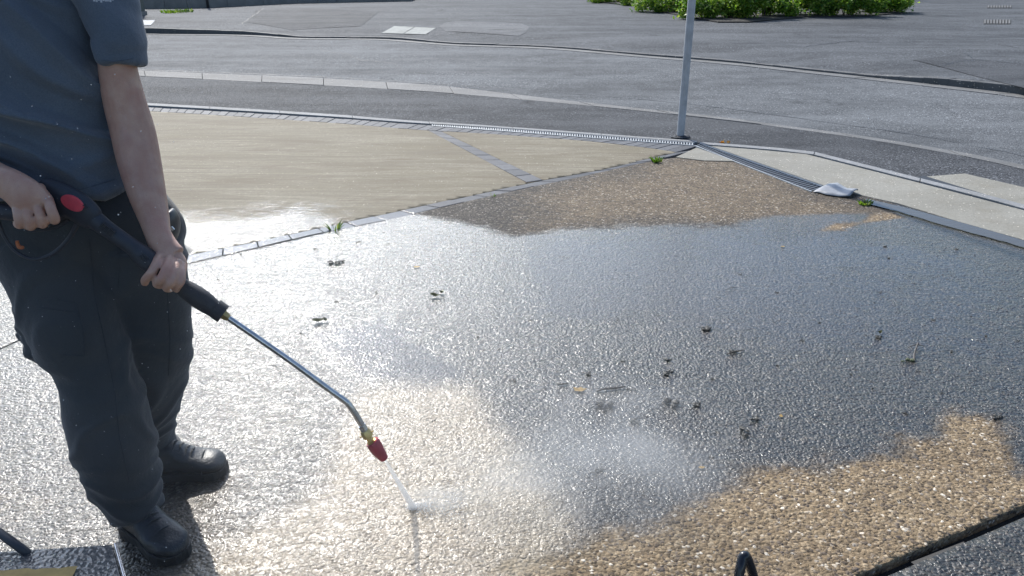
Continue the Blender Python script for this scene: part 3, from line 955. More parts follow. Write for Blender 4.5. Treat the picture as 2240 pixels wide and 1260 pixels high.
# ------------------------------------------------------------ embedded pebbles near the camera
def pebbles(name, polyhull, N, ymax, attrs, rmin, rmax, zb, seed, flat_=0.45):
    g = np.random.default_rng(seed)
    # sample with density falling with distance
    xs = np.array([p.x for p in polyhull]); ys = np.array([p.y for p in polyhull])
    x = g.uniform(-2.3, 3.6, N * 5); y = 0.9 + (ymax + 0.9 - 0.9) * g.random(N * 5) ** 1.3
    fwd = y * CP + CAM_H * SP
    vis = np.abs(x) / fwd < 0.69
    vis &= ((CAM_H * CP - y * SP) / fwd) < 0.39
    vis &= g.random(len(y)) < np.clip((ymax + 0.9 - y) / 1.9, 0, 1) ** 1.3
    x, y = x[vis], y[vis]
    ins = poly_sd(x, y, polyhull) > 0.006
    x, y = x[ins][:N], y[ins][:N]
    n = len(x)
    r = rmin + (rmax - rmin) * g.random(n) ** 2.8
    el = g.uniform(0.35, 1.0, n); rot = g.uniform(0, 2 * np.pi, n)
    hgt = r * g.uniform(0.12, flat_, n)
    base = []
    for k in range(6): base.append((math.cos(k * math.pi / 3), math.sin(k * math.pi / 3), 0.0))
    for k in range(6): base.append((0.74 * math.cos(k * math.pi / 3 + 0.3), 0.74 * math.sin(k * math.pi / 3 + 0.3), 0.72))
    base.append((0, 0, 1.0))
    base = np.array(base)
    jitter = 1 + g.uniform(-0.18, 0.18, (n, 13))
    lx = base[None, :, 0] * jitter * r[:, None]
    ly = base[None, :, 1] * jitter * (r * el)[:, None]
    lz = base[None, :, 2] * hgt[:, None] * (1 + g.uniform(-0.12, 0.12, (n, 13)))
    tilt = g.uniform(-0.14, 0.14, n)[:, None]
    lz = lz + lx * tilt * (base[None, :, 2] > 0.1)
    c, s_ = np.cos(rot)[:, None], np.sin(rot)[:, None]
    vx = x[:, None] + lx * c - ly * s_; vy = y[:, None] + lx * s_ + ly * c
    V = np.stack([vx, vy, lz + zb], -1).reshape(-1, 3)
    f = []
    for k in range(6):
        k2 = (k + 1) % 6
        f += [(k, k2, 6 + k), (k2, 6 + k2, 6 + k), (6 + k, 6 + k2, 12)]
    f = np.array(f)
    Fc = (f[None] + (np.arange(n) * 13)[:, None, None]).reshape(-1, 3)
    me = mesh_np(name, V, Fc, True)
    nv = len(me.vertices)
    for k, fn in attrs.items(): attr(me, k, np.repeat(fn(x, y), 13)[:nv])
    attr(me, 'tone', np.repeat(g.random(n) ** 1.15, 13)[:nv]); attr(me, 'toneb', np.repeat(g.random(n), 13)[:nv])
    return link(name, me, MAT['pebble'])
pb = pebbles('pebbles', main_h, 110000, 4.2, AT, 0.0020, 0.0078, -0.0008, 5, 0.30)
pb['kind'] = 'stuff'; pb['label'] = 'small mixed stones set in the wet and dry aggregate driveway'; pb['category'] = 'pebbles'
pb2 = pebbles('pebbles', hull([rA + jr, rB + jr, Vector((rB.x, -0.6, 0)), Vector((5, -0.6, 0))]), 5000, 3.2, dict(wet=one, flood=zero, clean_glare=zero, tan=lambda x, y: 0.12 + 0 * x), 0.003, 0.008, -0.003, 6)
pb2['kind'] = 'stuff'; pb2['label'] = 'small wet stones in the dark slab at the bottom right corner'; pb2['category'] = 'pebbles'
# ------------------------------------------------------------ person
def cloth(name, a, b, rough=0.9, weave=900, bd=0.0006, heather=0.5):
    m = M(name); p = m.objc()
    f = m.noise(p, weave * 0.5, 3, 0.8)
    c = m.mix(m.rng(f, 0.3, 0.7, 0.0, heather), a, b)
    c = m.mix(m.rng(m.noise(p, 7, 4), 0.35, 0.7, 0, 0.35), c, tuple(x * 0.72 for x in a))
    h = m.math('ADD', m.math('MULTIPLY', f, 1.0), m.math('MULTIPLY', m.noise(p, 60, 4, 0.6), 4.0))
    m.set(Base_Color=c, Roughness=rough, Normal=m.bump(h, 0.8, bd))
    m.b.inputs['Sheen Weight'].default_value = 0.25
    m.b.inputs['Specular IOR Level'].default_value = 0.25
    return m.m
MAT['shirt'] = cloth('grey_blue_shirt', (0.092, 0.115, 0.148), (0.145, 0.175, 0.215), heather=0.9, weave=700)
MAT['trousers'] = cloth('dark_work_trousers', (0.038, 0.044, 0.050), (0.060, 0.068, 0.076))
def skin_mat():
    m = M('skin'); p = m.objc()
    c = m.mix(m.rng(m.noise(p, 26, 4), 0.35, 0.7), (0.47, 0.265, 0.20), (0.56, 0.36, 0.275))
    c = m.mix(m.rng(m.noise(p, 9, 3), 0.5, 0.75, 0, 0.5), c, (0.46, 0.22, 0.18))
    c = m.mix(m.ramp(m.voro(p, 190), [(0, 0.45), (0.12, 0.45), (0.2, 0.0)]), c, (0.3, 0.2, 0.16))
    h = m.math('ADD', m.noise(p, 350, 3), m.math('MULTIPLY', m.noise(m.mapv(p, (1, 1, 0.5)), 90, 3), 1.5))
    m.set(Base_Color=c, Roughness=0.5, Normal=m.bump(h, 0.7, 0.0009))
    m.set(Coat_Weight=m.rng(m.noise(p, 30, 4), 0.5, 0.65, 0.0, 0.6))
    m.b.inputs['Coat Roughness'].default_value = 0.25
    m.b.inputs['Subsurface Weight'].default_value = 0.12
    m.b.inputs['Subsurface Radius'].default_value = (0.02, 0.008, 0.004)
    return m.m
MAT['skin'] = skin_mat()
MAT['hair'] = simple('brown_hair', (0.06, 0.04, 0.025), 0.6, bump=0.004, bscale=120)
MAT['leather'] = simple('wet_black_leather', (0.028, 0.032, 0.037), 0.42, bump=0.0015, bscale=150)
MAT['sole'] = simple('black_rubber_sole', (0.02, 0.021, 0.023), 0.6, bump=0.002, bscale=90)
MAT['lace'] = simple('dark_shoe_lace', (0.05, 0.055, 0.06), 0.8)
MAT['eye'] = simple('eye_white', (0.8, 0.78, 0.75), 0.2)
MAT['lip'] = simple('lips', (0.4, 0.18, 0.15), 0.5)

man = empty('person', G(385, 1120))
tag(man, 'person in grey-blue T-shirt, dark work trousers and black shoes holding the pressure washer lance', 'person')

def pxp(px, py, y, hw, ratio=1.0):
    s = S(px, py, y)
    return (P(px, py, y), hw * s, hw * s * ratio)

# torso: yawed a little to the right of the picture
yaw = R(14)
TA, TB = Vector((math.cos(yaw), math.sin(yaw), 0)), Vector((-math.sin(yaw), math.cos(yaw), 0))
def ring(z, cx, cy, rx, ry): return (Vector((cx, cy, z)), rx, ry)
bx, by = -1.165, 1.93
torso_body = loft_bm(smooth_path([ring(0.86, bx, by, 0.155, 0.10), ring(1.0, bx, by, 0.165, 0.105), ring(1.12, bx, by, 0.155, 0.10), ring(1.30, bx, by, 0.17, 0.11), ring(1.44, bx, by + .01, 0.165, 0.10), ring(1.53, bx, by + .015, 0.10, 0.075), ring(1.58, bx, by + .01, 0.062, 0.062), ring(1.66, bx, by, 0.058, 0.062)], 4), 24, fixed=(TA, TB))
# head, looking down at the nozzle
hd = Vector((bx + 0.02, by - 0.045, 1.76))
FX, FB = TA, TB
def head_ring(dz, rx, ry, dy=0.0): return (hd + Vector((0, 0, dz)) + TB * dy, rx, ry)
head = loft_bm(smooth_path([head_ring(-0.125, 0.03, 0.035, -0.045), head_ring(-0.11, 0.05, 0.062, -0.03), head_ring(-0.07, 0.064, 0.08, -0.012), head_ring(-0.02, 0.072, 0.092, 0.0), head_ring(0.04, 0.077, 0.099, 0.006), head_ring(0.085, 0.068, 0.085, 0.01), head_ring(0.112, 0.04, 0.05, 0.012), head_ring(0.122, 0.01, 0.012, 0.012)], 4), 24, fixed=(TA, TB))
nose = loft_bm([(hd + Vector((0, 0, 0.02)) - TB * 0.09, 0.008, 0.010), (hd + Vector((0, 0, -0.012)) - TB * 0.104, 0.012, 0.016), (hd + Vector((0, 0, -0.03)) - TB * 0.108, 0.016, 0.018), (hd + Vector((0, 0, -0.042)) - TB * 0.095, 0.010, 0.010)], 10, fixed=(TA, TB))
ears = []
for s_ in (-1, 1):
    e = hd + TA * 0.076 * s_
    ears.append(loft_bm([(e + Vector((0, 0, -0.035)), 0.006, 0.01), (e + Vector((0, 0, -0.01)), 0.010, 0.02), (e + Vector((0, 0, 0.02)), 0.010, 0.022), (e + Vector((0, 0, 0.032)), 0.005, 0.012)], 8, fixed=(TA, TB)))
# legs under the trousers
def legs(y0s):
    return loft_bm(smooth_path(y0s, 4), 16)
YR = dict(hip=1.93, knee=1.80, ank=1.76)
leg_r = legs([(Vector((bx - 0.085, by, 0.93)), 0.085, 0.09), (P(150, 650, 1.86), 0.078, 0.08), (P(215, 830, 1.79), 0.055, 0.058), (P(250, 960, 1.78), 0.05, 0.055), (P(300, 1105, 1.765), 0.034, 0.04)])
leg_l = legs([(Vector((bx + 0.09, by, 0.93)), 0.085, 0.09), (P(315, 640, 1.93), 0.078, 0.08), (P(325, 800, 1.98), 0.055, 0.058), (P(322, 900, 2.03), 0.05, 0.055), (P(352, 1000, 2.07), 0.034, 0.04)])
foot_r = loft_bm(smooth_path([(P(290, 1125, 1.79), 0.032, 0.03), (P(308, 1150, 1.765), 0.030, 0.028), (P(335, 1180, 1.70), 0.025, 0.012)], 3), 12)
foot_l = loft_bm(smooth_path([(P(345, 1012, 2.08), 0.03, 0.03), (P(380, 1018, 2.065), 0.028, 0.024), (P(420, 1028, 2.045), 0.022, 0.012)], 3), 12)
# left arm (right in the picture)
sh_l = Vector((bx + 0.195, by + 0.02, 1.445))
arm_l = loft_bm(smooth_path([
    (Vector((bx + 0.10, by, 1.44)), 0.05, 0.05), (sh_l - Vector((0.02, 0, 0.015)), 0.046, 0.046), (P(256, 60, 1.90), 0.040, 0.042), (P(256, 115, 1.89), 0.0395, 0.042),
    (P(258, 150, 1.89), S(258, 150, 1.89) * 39, 0.046), (P(272, 220, 1.885), S(272, 220, 1.88) * 44, 0.047), (P(290, 285, 1.875), S(290, 285, 1.87) * 47, 0.047),
    (P(304, 350, 1.85), S(304, 350, 1.85) * 46, 0.046), (P(321, 420, 1.815), S(321, 420, 1.8) * 41, 0.040), (P(338, 480, 1.775), S(338, 480, 1.77) * 33, 0.031), (P(347, 515, 1.745), S(347, 515, 1.745) * 29, 0.025), (P(361, 545, 1.73), S(361, 545, 1.73) * 33, 0.024), (P(377, 566, 1.72), S(361, 560, 1.72) * 36, 0.022)], 4), 20)
# right arm (mostly outside the picture on the left)
sh_r = Vector((bx - 0.195, by - 0.02, 1.445))
arm_r = loft_bm(smooth_path([
    (Vector((bx - 0.10, by, 1.45)), 0.06, 0.06), (sh_r, 0.058, 0.058), (Vector((-1.47, 1.93, 1.30)), 0.05, 0.052), (Vector((-1.50, 1.90, 1.16)), 0.047, 0.047),
    (P(-150, 335, 1.80), 0.046, 0.046), (P(-70, 360, 1.735), 0.042, 0.040), (P(-10, 388, 1.69), 0.036, 0.031), (P(28, 408, 1.665), 0.040, 0.026), (P(58, 432, 1.65), 0.046, 0.024), (P(72, 450, 1.65), 0.045, 0.020)], 4), 20)
def chain(pts, n=10):
    return loft_bm(smooth_path([(p, r) for p, r in pts], 4), n)
u = S(80, 460, 1.65)
fr = []
# right hand: knuckles down, fingers curling back round the grip
for (mx, my), (kx, ky), (tx, ty), r in [((104, 436), (119, 478), (104, 470), 11.6), ((80, 444), (93, 487), (82, 484), 11.5), ((56, 448), (67, 492), (58, 490), 11.5), ((34, 446), (43, 489), (38, 488), 10.5)]:
    fr.append(chain([(P(mx, my, 1.652), r * u * 0.9), (P((mx + kx) / 2, (my + ky) / 2, 1.630), r * u * 0.93), (P(kx, ky, 1.632), r * u * 1.0), (P(kx - 2, ky + 2, 1.665), r * u * 0.95), (P(tx, ty, 1.70), r * u * 0.9), (P(tx - 4, ty - 22, 1.72), r * u * 0.8)]))
fr.append(chain([(P(70, 410, 1.67), 13 * u), (P(98, 415, 1.69), 12 * u), (P(118, 428, 1.72), 10.5 * u), (P(126, 446, 1.745), 9 * u)]))   # thumb behind the grip
fl = []
# left hand: fingers wrap over the fore grip
L = [((350, 560), (335, 592), (318, 612), (317, 618), 12.5), ((372, 566), (357, 604), (343, 621), (352, 624), 12.5), ((388, 572), (378, 612), (364, 630), (372, 632), 12), ((399, 580), (396, 614), (386, 632), (392, 632), 11)]
ys = [(1.705, 1.660, 1.668, 1.69), (1.70, 1.648, 1.668, 1.70), (1.70, 1.650, 1.670, 1.70), (1.705, 1.662, 1.68, 1.70)]
for (a, b, c, d, r), yy in zip(L, ys):
    fl.append(chain([(P(*a, yy[0]), r * u * 0.92), (P((a[0] + b[0]) / 2, (a[1] + b[1]) / 2, (yy[0] + yy[1]) / 2 - 0.007), r * u * 0.88), (P(*b, yy[1]), r * u * 0.92), (P((b[0] + c[0]) / 2, (b[1] + c[1]) / 2, yy[1] - 0.002), r * u * 0.84), (P(*c, yy[2]), r * u * 0.80), (P(*d, yy[3]), r * u * 0.75)]))
fl.append(chain([(P(352, 545, 1.745), 12 * u), (P(338, 570, 1.755), 11 * u), (P(345, 600, 1.755), 10.5 * u), (P(362, 618, 1.745), 9 * u)]))   # thumb on the far side
palm_l = chain([(P(366, 552, 1.725), 0.026), (P(385, 578, 1.715), 0.026), (P(392, 596, 1.708), 0.018)], 14)
palm_r = loft_bm(smooth_path([(P(38, 420, 1.662), 0.036, 0.020), (P(70, 440, 1.657), 0.046, 0.021), (P(78, 455, 1.662), 0.046, 0.018)], 4), 16)

body = remesh('body', [torso_body, head, nose, *ears, leg_r, leg_l, foot_r, foot_l, arm_l, arm_r, *fr, *fl, palm_l, palm_r], 0.003, MAT['skin'], 2)
local(man, body)
# face and hair
for s_ in (-1, 1):
    bm = bmesh.new(); bmesh.ops.create_icosphere(bm, subdivisions=2, radius=0.0125, matrix=Matrix.Translation(hd + TA * 0.03 * s_ - TB * 0.083 + Vector((0, 0, 0.012))))
    local(man, obj('eye', bm, MAT['eye'], smooth=True))
bm = loft_bm([(hd - TB * 0.082 + TA * -0.024 + Vector((0, 0, -0.068)), 0.003), (hd - TB * 0.09 + Vector((0, 0, -0.067)), 0.008), (hd - TB * 0.082 + TA * 0.024 + Vector((0, 0, -0.068)), 0.003)], 8, up=Vector((0, 0, 1)))
local(man, obj('mouth', bm, MAT['lip'], smooth=True))
hairb = loft_bm(smooth_path([head_ring(-0.05, 0.066, 0.055, 0.055), head_ring(0.0, 0.078, 0.08, 0.035), head_ring(0.05, 0.083, 0.095, 0.02), head_ring(0.10, 0.066, 0.082, 0.014), head_ring(0.13, 0.03, 0.035, 0.012)], 4), 20, fixed=(TA, TB))
hair = remesh('hair', [hairb], 0.006, MAT['hair'], 2, disp=lambda co, no: co + no * ((vnoise(co[:, 0] * 90, co[:, 1] * 90, co[:, 2] * 40) - 0.5) * 0.008)[:, None])
local(man, hair)

# T-shirt with diagonal drape folds
def ridge(t): return 1 - np.abs(((t % 1.0) - 0.5) * 2) ** 1.0
def shirt_disp(co, no):
    x, y, z = co[:, 0].astype(float), co[:, 1].astype(float), co[:, 2].astype(float)
    # folds run from the chest down towards the left hip (right in the picture)
    w = vnoise(x * 5, z * 5, y * 5, seed=2)
    w2 = vnoise(x * 2.5, z * 2.5, y * 3, seed=8)
    q = z * 8.0 + x * 7.6 + w * 1.6
    amp = np.clip((w2 - 0.25) * 2.2, 0, 1)
    t_ = (q * 0.8) % 1.0
    f = np.where(t_ < 0.78, (t_ / 0.78) ** 2.2, 1 - ((t_ - 0.78) / 0.22) ** 0.8) * 1.15
    q3 = z * 13.0 + x * 9.0 + w * 2.6 + 0.4
    f = f + (np.sin(q3 * 2 * np.pi * 0.7) * 0.5 + 0.5) ** 6 * 0.8 * np.clip(vnoise(x * 4, z * 4, y * 4, seed=12) * 2.5 - 0.8, 0, 1)
    low = np.clip((1.12 - z) / 0.14, 0, 1)
    q2 = z * 15 + w * 2.0 - np.abs(x + 1.06) * 5
    g = (np.sin(q2 * 2 * np.pi * 0.8) * 0.5 + 0.5) ** 2
    arm = np.clip((x + 0.965) / 0.05, 0, 1)
    d = f * 0.040 * (0.35 + 0.65 * amp) * (1 - low * 0.6) * (1 - arm * 0.85) + g * 0.014 * low + (w - 0.5) * 0.014
    d += (vnoise(x * 22, z * 22, y * 22, seed=4) - 0.5) * 0.003
    return co + no * d[:, None]
sx0 = -1.165
sleeve_l = loft_bm(smooth_path([(Vector((bx + 0.09, by, 1.46)), 0.07, 0.07), (sh_l + Vector((0.0, 0, 0.0)), 0.075, 0.075), (P(262, 70, 1.90), S(262, 70, 1.9) * 44, 0.068), (P(264, 108, 1.895), S(262, 110, 1.9) * 44, 0.064), (P(266, 138, 1.89), S(266, 138, 1.89) * 45, 0.062)], 5), 28)
sleeve_r = loft_bm(smooth_path([(Vector((bx - 0.09, by, 1.46)), 0.07, 0.07), (sh_r, 0.075, 0.075), (Vector((-1.455, 1.925, 1.33)), 0.072, 0.07), (Vector((-1.48, 1.91, 1.24)), 0.07, 0.068)], 5), 28)
shirtb = loft_bm(smooth_path([ring(0.975, bx + 0.012, by, 0.183, 0.150), ring(1.02, bx + 0.012, by, 0.188, 0.152), ring(1.10, bx + 0.006, by, 0.184, 0.142), ring(1.20, bx, by, 0.180, 0.138), ring(1.30, bx, by, 0.186, 0.138), ring(1.38, bx, by, 0.190, 0.130), ring(1.45, bx, by + .005, 0.175, 0.115), ring(1.51, bx, by + .015, 0.125, 0.09), ring(1.545, bx, by + .015, 0.078, 0.072)], 5), 40, fixed=(TA, TB), sq=2.3)
shirt = remesh('t_shirt', [shirtb, sleeve_l, sleeve_r], 0.0052, MAT['shirt'], 3, disp=shirt_disp)
local(man, shirt)
# stitched hems: raised bands
hem = []
for (c, ra, rb) in [(P(266, 131, 1.89), S(266, 131, 1.89) * 45.5, 0.0625), (P(266, 121, 1.892), S(266, 121, 1.89) * 45, 0.0633)]:
    pass
MAT['thread'] = simple('pale_embroidery', (0.45, 0.48, 0.52), 0.8)
# stitched lettering on the left breast, only its lower edge is in the picture
bm = bmesh.new()
for i in range(9):
    q = P(206 + i * 5, 1 - (i % 3), 1.785 + 0.0025 * i)
    box_bm(bm, q, 0.0036, 0.002, 0.004 + 0.004 * (i % 2), yaw)
local(man, obj('chest_embroidery', bm, MAT['thread']))

# trousers
def tr_disp(co, no):
    x, y, z = co[:, 0].astype(float), co[:, 1].astype(float), co[:, 2].astype(float)
    w = vnoise(x * 6, z * 6, y * 6, seed=21); w2 = vnoise(x * 14, z * 18, y * 14, seed=22)
    f = (np.sin((z * 4.2 - x * 3.5 + w * 2.0) * 2 * np.pi) * 0.5 + 0.5) ** 3
    low = np.clip((0.30 - z) / 0.15, 0, 1)
    g = (np.sin((z * 17 + w * 2.5) * 2 * np.pi) * 0.5 + 0.5) ** 2
    knee = np.exp(-((z - 0.52) / 0.09) ** 2)
    d = f * 0.007 + g * (0.009 * low + 0.003 * knee) + (w - 0.5) * 0.010 + (w2 - 0.5) * 0.004
    return co + no * d[:, None]
hip = loft_bm(smooth_path([ring(1.035, bx + 0.005, by, 0.168, 0.118), ring(0.97, bx + 0.02, by, 0.190, 0.13), ring(0.90, bx + 0.045, by + 0.005, 0.225, 0.14), ring(0.82, bx + 0.055, by + 0.01, 0.235, 0.135), ring(0.74, bx + 0.05, by + 0.01, 0.20, 0.11)], 4), 36, fixed=(TA, TB))
leg_near = loft_bm(smooth_path([(P(95, 520, 1.90), S(95, 520, 1.9) * 108, 0.115), (P(140, 620, 1.87), S(140, 620, 1.87) * 112, 0.11), pxp(172, 720, 1.83, 102, 0.95), (P(205, 800, 1.81), S(205, 800, 1.81) * 84, 0.085), pxp(226, 870, 1.80, 82, 1.0), pxp(243, 950, 1.79, 84, 1.0), pxp(262, 1020, 1.785, 77, 1.0), pxp(286, 1080, 1.775, 60, 1.05), pxp(303, 1120, 1.765, 48, 1.1)], 5), 32)
leg_far = loft_bm(smooth_path([(P(285, 520, 1.94), S(285, 520, 1.94) * 108, 0.115), (P(305, 620, 1.95), S(305, 620, 1.95) * 104, 0.11), pxp(318, 720, 1.965, 94, 0.95), pxp(326, 800, 1.985, 82, 1.0), pxp(318, 870, 2.01, 76, 1.0), pxp(322, 930, 2.04, 58, 1.05), pxp(338, 975, 2.06, 47, 1.1), pxp(352, 1010, 2.075, 46, 1.1)], 5), 32)
# cargo pocket on the outside of the near leg, standing off the cloth
pk = loft_bm([(P(72, 655, 1.88), 0.035, 0.07), (P(92, 700, 1.87), 0.045, 0.08), (P(108, 755, 1.86), 0.042, 0.08), (P(116, 770, 1.86), 0.03, 0.07)], 16)
pk2 = loft_bm([(P(60, 712, 1.87), 0.02, 0.05), (P(70, 722, 1.87), 0.03, 0.055), (P(80, 732, 1.87), 0.028, 0.05)], 12)
trs = remesh('trousers', [hip, leg_near, leg_far, pk, pk2], 0.0055, MAT['trousers'], 4, disp=tr_disp)
local(man, trs)
# stitched seams lying on the cloth
MAT['seam'] = simple('dark_seam', (0.035, 0.042, 0.05), 0.9)
MAT['shirtseam'] = simple('shirt_seam', (0.085, 0.105, 0.135), 0.9)
from mathutils.bvhtree import BVHTree
def bvh(o):
    me = o.data
    return BVHTree.FromPolygons([v.co[:] for v in me.vertices], [pp.vertices[:] for pp in me.polygons])
bt, bs = bvh(trs), bvh(shirt)
def on(tree, px, py):
    o_ = Vector((0, 0, CAM_H)); d_ = (P(px, py, 2.0) - o_).normalized()
    h = tree.ray_cast(o_, d_)
    return None if h[0] is None else h[0] + h[1] * 0.0006
def seam(tree, pix, r, mat, name):
    pts = []
    for (x0, y0), (x1, y1) in zip(pix, pix[1:]):
        k = max(2, int(math.hypot(x1 - x0, y1 - y0) / 9))
        for i in range(k):
            q = on(tree, x0 + (x1 - x0) * i / k, y0 + (y1 - y0) * i / k)
            if q is not None and (not pts or (q - pts[-1][0]).length < 0.06): pts.append((q, r))
    if len(pts) > 2: local(man, tube(name, pts, mat, None, 6, 1))
seam(bt, [(92, 650), (165, 662), (182, 715), (186, 778), (128, 776)], 0.0016, MAT['seam'], 'pocket_edge')
seam(bt, [(88, 672), (168, 684), (184, 722)], 0.0018, MAT['seam'], 'pocket_flap')
seam(bt, [(196, 520), (206, 640), (232, 760), (252, 860), (262, 960), (285, 1060)], 0.0014, MAT['seam'], 'trouser_seam')
seam(bt, [(330, 480), (352, 560), (366, 640), (372, 740), (368, 830)], 0.0013, MAT['seam'], 'trouser_seam')
seam(bt, [(214, 440), (240, 480), (262, 560), (258, 640)], 0.0013, MAT['seam'], 'fly_seam')
seam(bt, [(270, 1098), (300, 1112), (335, 1100)], 0.0014, MAT['seam'], 'hem_stitch')
seam(bs, [(222, 131), (250, 134), (280, 130), (303, 124)], 0.0012, MAT['shirtseam'], 'sleeve_stitch')
seam(bs, [(120, 425), (160, 418), (200, 408), (240, 396), (262, 386)], 0.0012, MAT['shirtseam'], 'hem_stitch')
# belt pouch / phone case at the left hip
MAT['case'] = simple('black_case', (0.022, 0.024, 0.028), 0.4)
MAT['clip'] = simple('steel_clip', (0.6, 0.6, 0.6), 0.3, 0.9)
ca, cb = P(366, 462, 1.92), P(376, 528, 1.92)
pouch = loft_bm(smooth_path([(ca, 0.012, 0.03), (P(374, 480, 1.92), 0.016, 0.04), (P(376, 505, 1.92), 0.016, 0.042), (cb, 0.009, 0.03)], 4), 16)
po = remesh('hip_case', [pouch], 0.004, MAT['case'], 2)
local(man, po)
bm = box_bm(bmesh.new(), P(377, 500, 1.885), 0.007, 0.004, 0.010, 0, Matrix.Rotation(R(-35), 3, 'Y'))
local(man, obj('case_clip', bm, MAT['clip']))

# shoes
def shoe(heel, toe, w, name_pts, zc=0.0):
    root = empty('shoe', heel)
    d = (toe - heel); d.z = 0; Ln = d.length; d.normalize(); a = Vector((-d.y, d.x, 0)); zz = Vector((0, 0, 1))
    def q(t, z): return heel + d * Ln * t + zz * z
    def rg(t, wd, zlo, zhi):
        return (q(t, (zlo + zhi) / 2), wd, (zhi - zlo) / 2)
    secs = [rg(-0.03, w * .30, .022, .06), rg(0.02, w * .36, .018, .095), rg(0.12, w * .41, .016, .118), rg(0.28, w * .42, .016, .122), rg(0.42, w * .43, .016, .104), rg(0.56, w * .46, .016, .085), rg(0.70, w * .50, .016, .073), rg(0.83, w * .48, .016, .067), rg(0.93, w * .40, .017, .060), rg(1.0, w * .24, .02, .046), rg(1.025, w * .1, .026, .036)]
    up_ = loft_bm(smooth_path(secs, 4), 28, fixed=(a, zz), sq=2.4)
    upper = remesh('shoe_upper', [up_], 0.004, MAT['leather'], 2, disp=lambda co, no: co + no * ((vnoise(co[:, 0] * 30, co[:, 1] * 30, co[:, 2] * 60, 41) - 0.5) * 0.005)[:, None])
    # sole
    out = []
    prof = [(-0.04, .20), (-0.03, .34), (0.06, .42), (0.25, .41), (0.42, .40), (0.6, .47), (0.75, .52), (0.88, .48), (0.97, .36), (1.03, .18)]
    ptsL = [q(t, 0) + a * w * k for t, k in prof]; ptsR = [q(t, 0) - a * w * k for t, k in reversed(prof)]
    sole = prism_bm(ptsL + ptsR, 0.028, 0.027, bevel=0.004)
    so = obj('shoe_sole', sole, MAT['sole'])
    # toe cap seam and laces
    parts = [upper, so]
    sp = [(q(0.72, 0.012) + a * w * .50 * math.cos(t) + zz * 0.062 * math.sin(t) , 0.0022) for t in np.linspace(0.1, math.pi - 0.1, 9)]
    parts.append(tube('toe_seam', sp, MAT['lace'], None, 6, 2))
    for k, t in enumerate((0.34, 0.42, 0.50, 0.57)):
        hz = (0.119, 0.108, 0.097, 0.088)[k]
        l = [(q(t, hz - 0.012) + a * 0.026, 0.0026), (q(t + 0.01, hz + 0.002), 0.003), (q(t, hz - 0.012) - a * 0.026, 0.0026)]
        parts.append(tube('lace', l, MAT['lace'], None, 6, 3))
    return parts
for prt in shoe(G(288, 1150), G(408, 1205) + Vector((0.0, -0.035, 0)), 0.105, None) + shoe(G(345, 1040), G(494, 1030) + Vector((0, 0.0, 0)), 0.105, None):
    local(man, prt)

# ------------------------------------------------------------ pressure washer lance
MAT['gun'] = simple('navy_black_plastic', (0.026, 0.032, 0.045), 0.5, bump=0.0008, bscale=400)
MAT['grip'] = simple('black_rubber_grip', (0.020, 0.024, 0.031), 0.6, bump=0.001, bscale=300)
MAT['steel'] = simple('stainless_tube', (0.50, 0.51, 0.53), 0.25, 0.95, bump=0.0004, bscale=120)
MAT['brass'] = simple('brass', (0.56, 0.42, 0.18), 0.35, 0.85)
MAT['red'] = simple('red_plastic', (0.38, 0.035, 0.06), 0.38)
MAT['redlogo'] = simple('red_badge', (0.62, 0.07, 0.10), 0.45)
MAT['orange'] = simple('orange_latch', (0.42, 0.13, 0.05), 0.5)
YL = 1.70
lance = empty('pressure_washer_lance', P(155, 445, YL))
tag(lance, 'black spray gun with red oval badge and long steel lance ending in a red nozzle', 'spray lance')
def lp_(px, py, r, y=YL): return (P(px, py, y), r * S(px, py, y))
gunb = loft_bm(smooth_path([(P(88, 398, YL), 0.014, 0.012), (P(108, 412, YL), 0.026, 0.018), (P(150, 440, YL), 0.036, 0.022), (P(180, 460, YL), 0.034, 0.022), (P(203, 480, YL), 0.028, 0.019), (P(212, 487, YL), 0.018, 0.016)], 4), 24, sq=2.6)
gunh = loft_bm(smooth_path([(P(150, 452, YL + .005), 0.026, 0.018), (P(110, 468, 1.69), 0.020, 0.016), (P(60, 470, 1.685), 0.019, 0.016), (P(0, 462, 1.685), 0.019, 0.016), (P(-40, 455, 1.69), 0.018, 0.014)], 4), 16)
local(lance, remesh('gun_body', [gunb, gunh], 0.004, MAT['gun'], 2))
# badge: raised oval, slightly tilted
bm = bmesh.new()
c0 = P(157, 445, YL - 0.0245); s_ = S(157, 445, 1.68)
ang = R(-32); ring_t, ring_b = [], []
for k in range(36):
    th = 2 * math.pi * k / 36
    ex, ez = 24.5 * s_ * math.cos(th), 16 * s_ * math.sin(th)
    px_, pz_ = ex * math.cos(ang) - ez * math.sin(ang), ex * math.sin(ang) + ez * math.cos(ang)
    ring_t.append(bm.verts.new(c0 + Vector((px_, 0, pz_)))); ring_b.append(bm.verts.new(c0 + Vector((px_, 0.006, pz_))))
bm.faces.new(list(reversed(ring_t)))
for k in range(36): bm.faces.new((ring_t[k], ring_b[k], ring_b[(k + 1) % 36], ring_t[(k + 1) % 36]))
bmesh.ops.recalc_face_normals(bm, faces=bm.faces)
local(lance, obj('badge', bm, MAT['redlogo']))
# trigger guard and orange latch
local(lance, tube('trigger_guard', [lp_(-6, 478, 5), lp_(8, 515, 4), lp_(35, 550, 4), lp_(75, 567, 4), lp_(115, 555, 4.5), lp_(148, 525, 5), lp_(168, 492, 6), lp_(180, 470, 8)], MAT['gun'], None, 10, 6))
local(lance, tube('safety_latch', [lp_(37, 527, 3.5), lp_(39, 535, 4), lp_(43, 541, 4.5), lp_(51, 541, 3.5)], MAT['orange'], None, 8, 4))
local(lance, tube('trigger', [lp_(150, 478, 5, 1.70), lp_(120, 497, 4.5, 1.705), lp_(70, 505, 4, 1.705)], MAT['gun'], None, 8, 4))
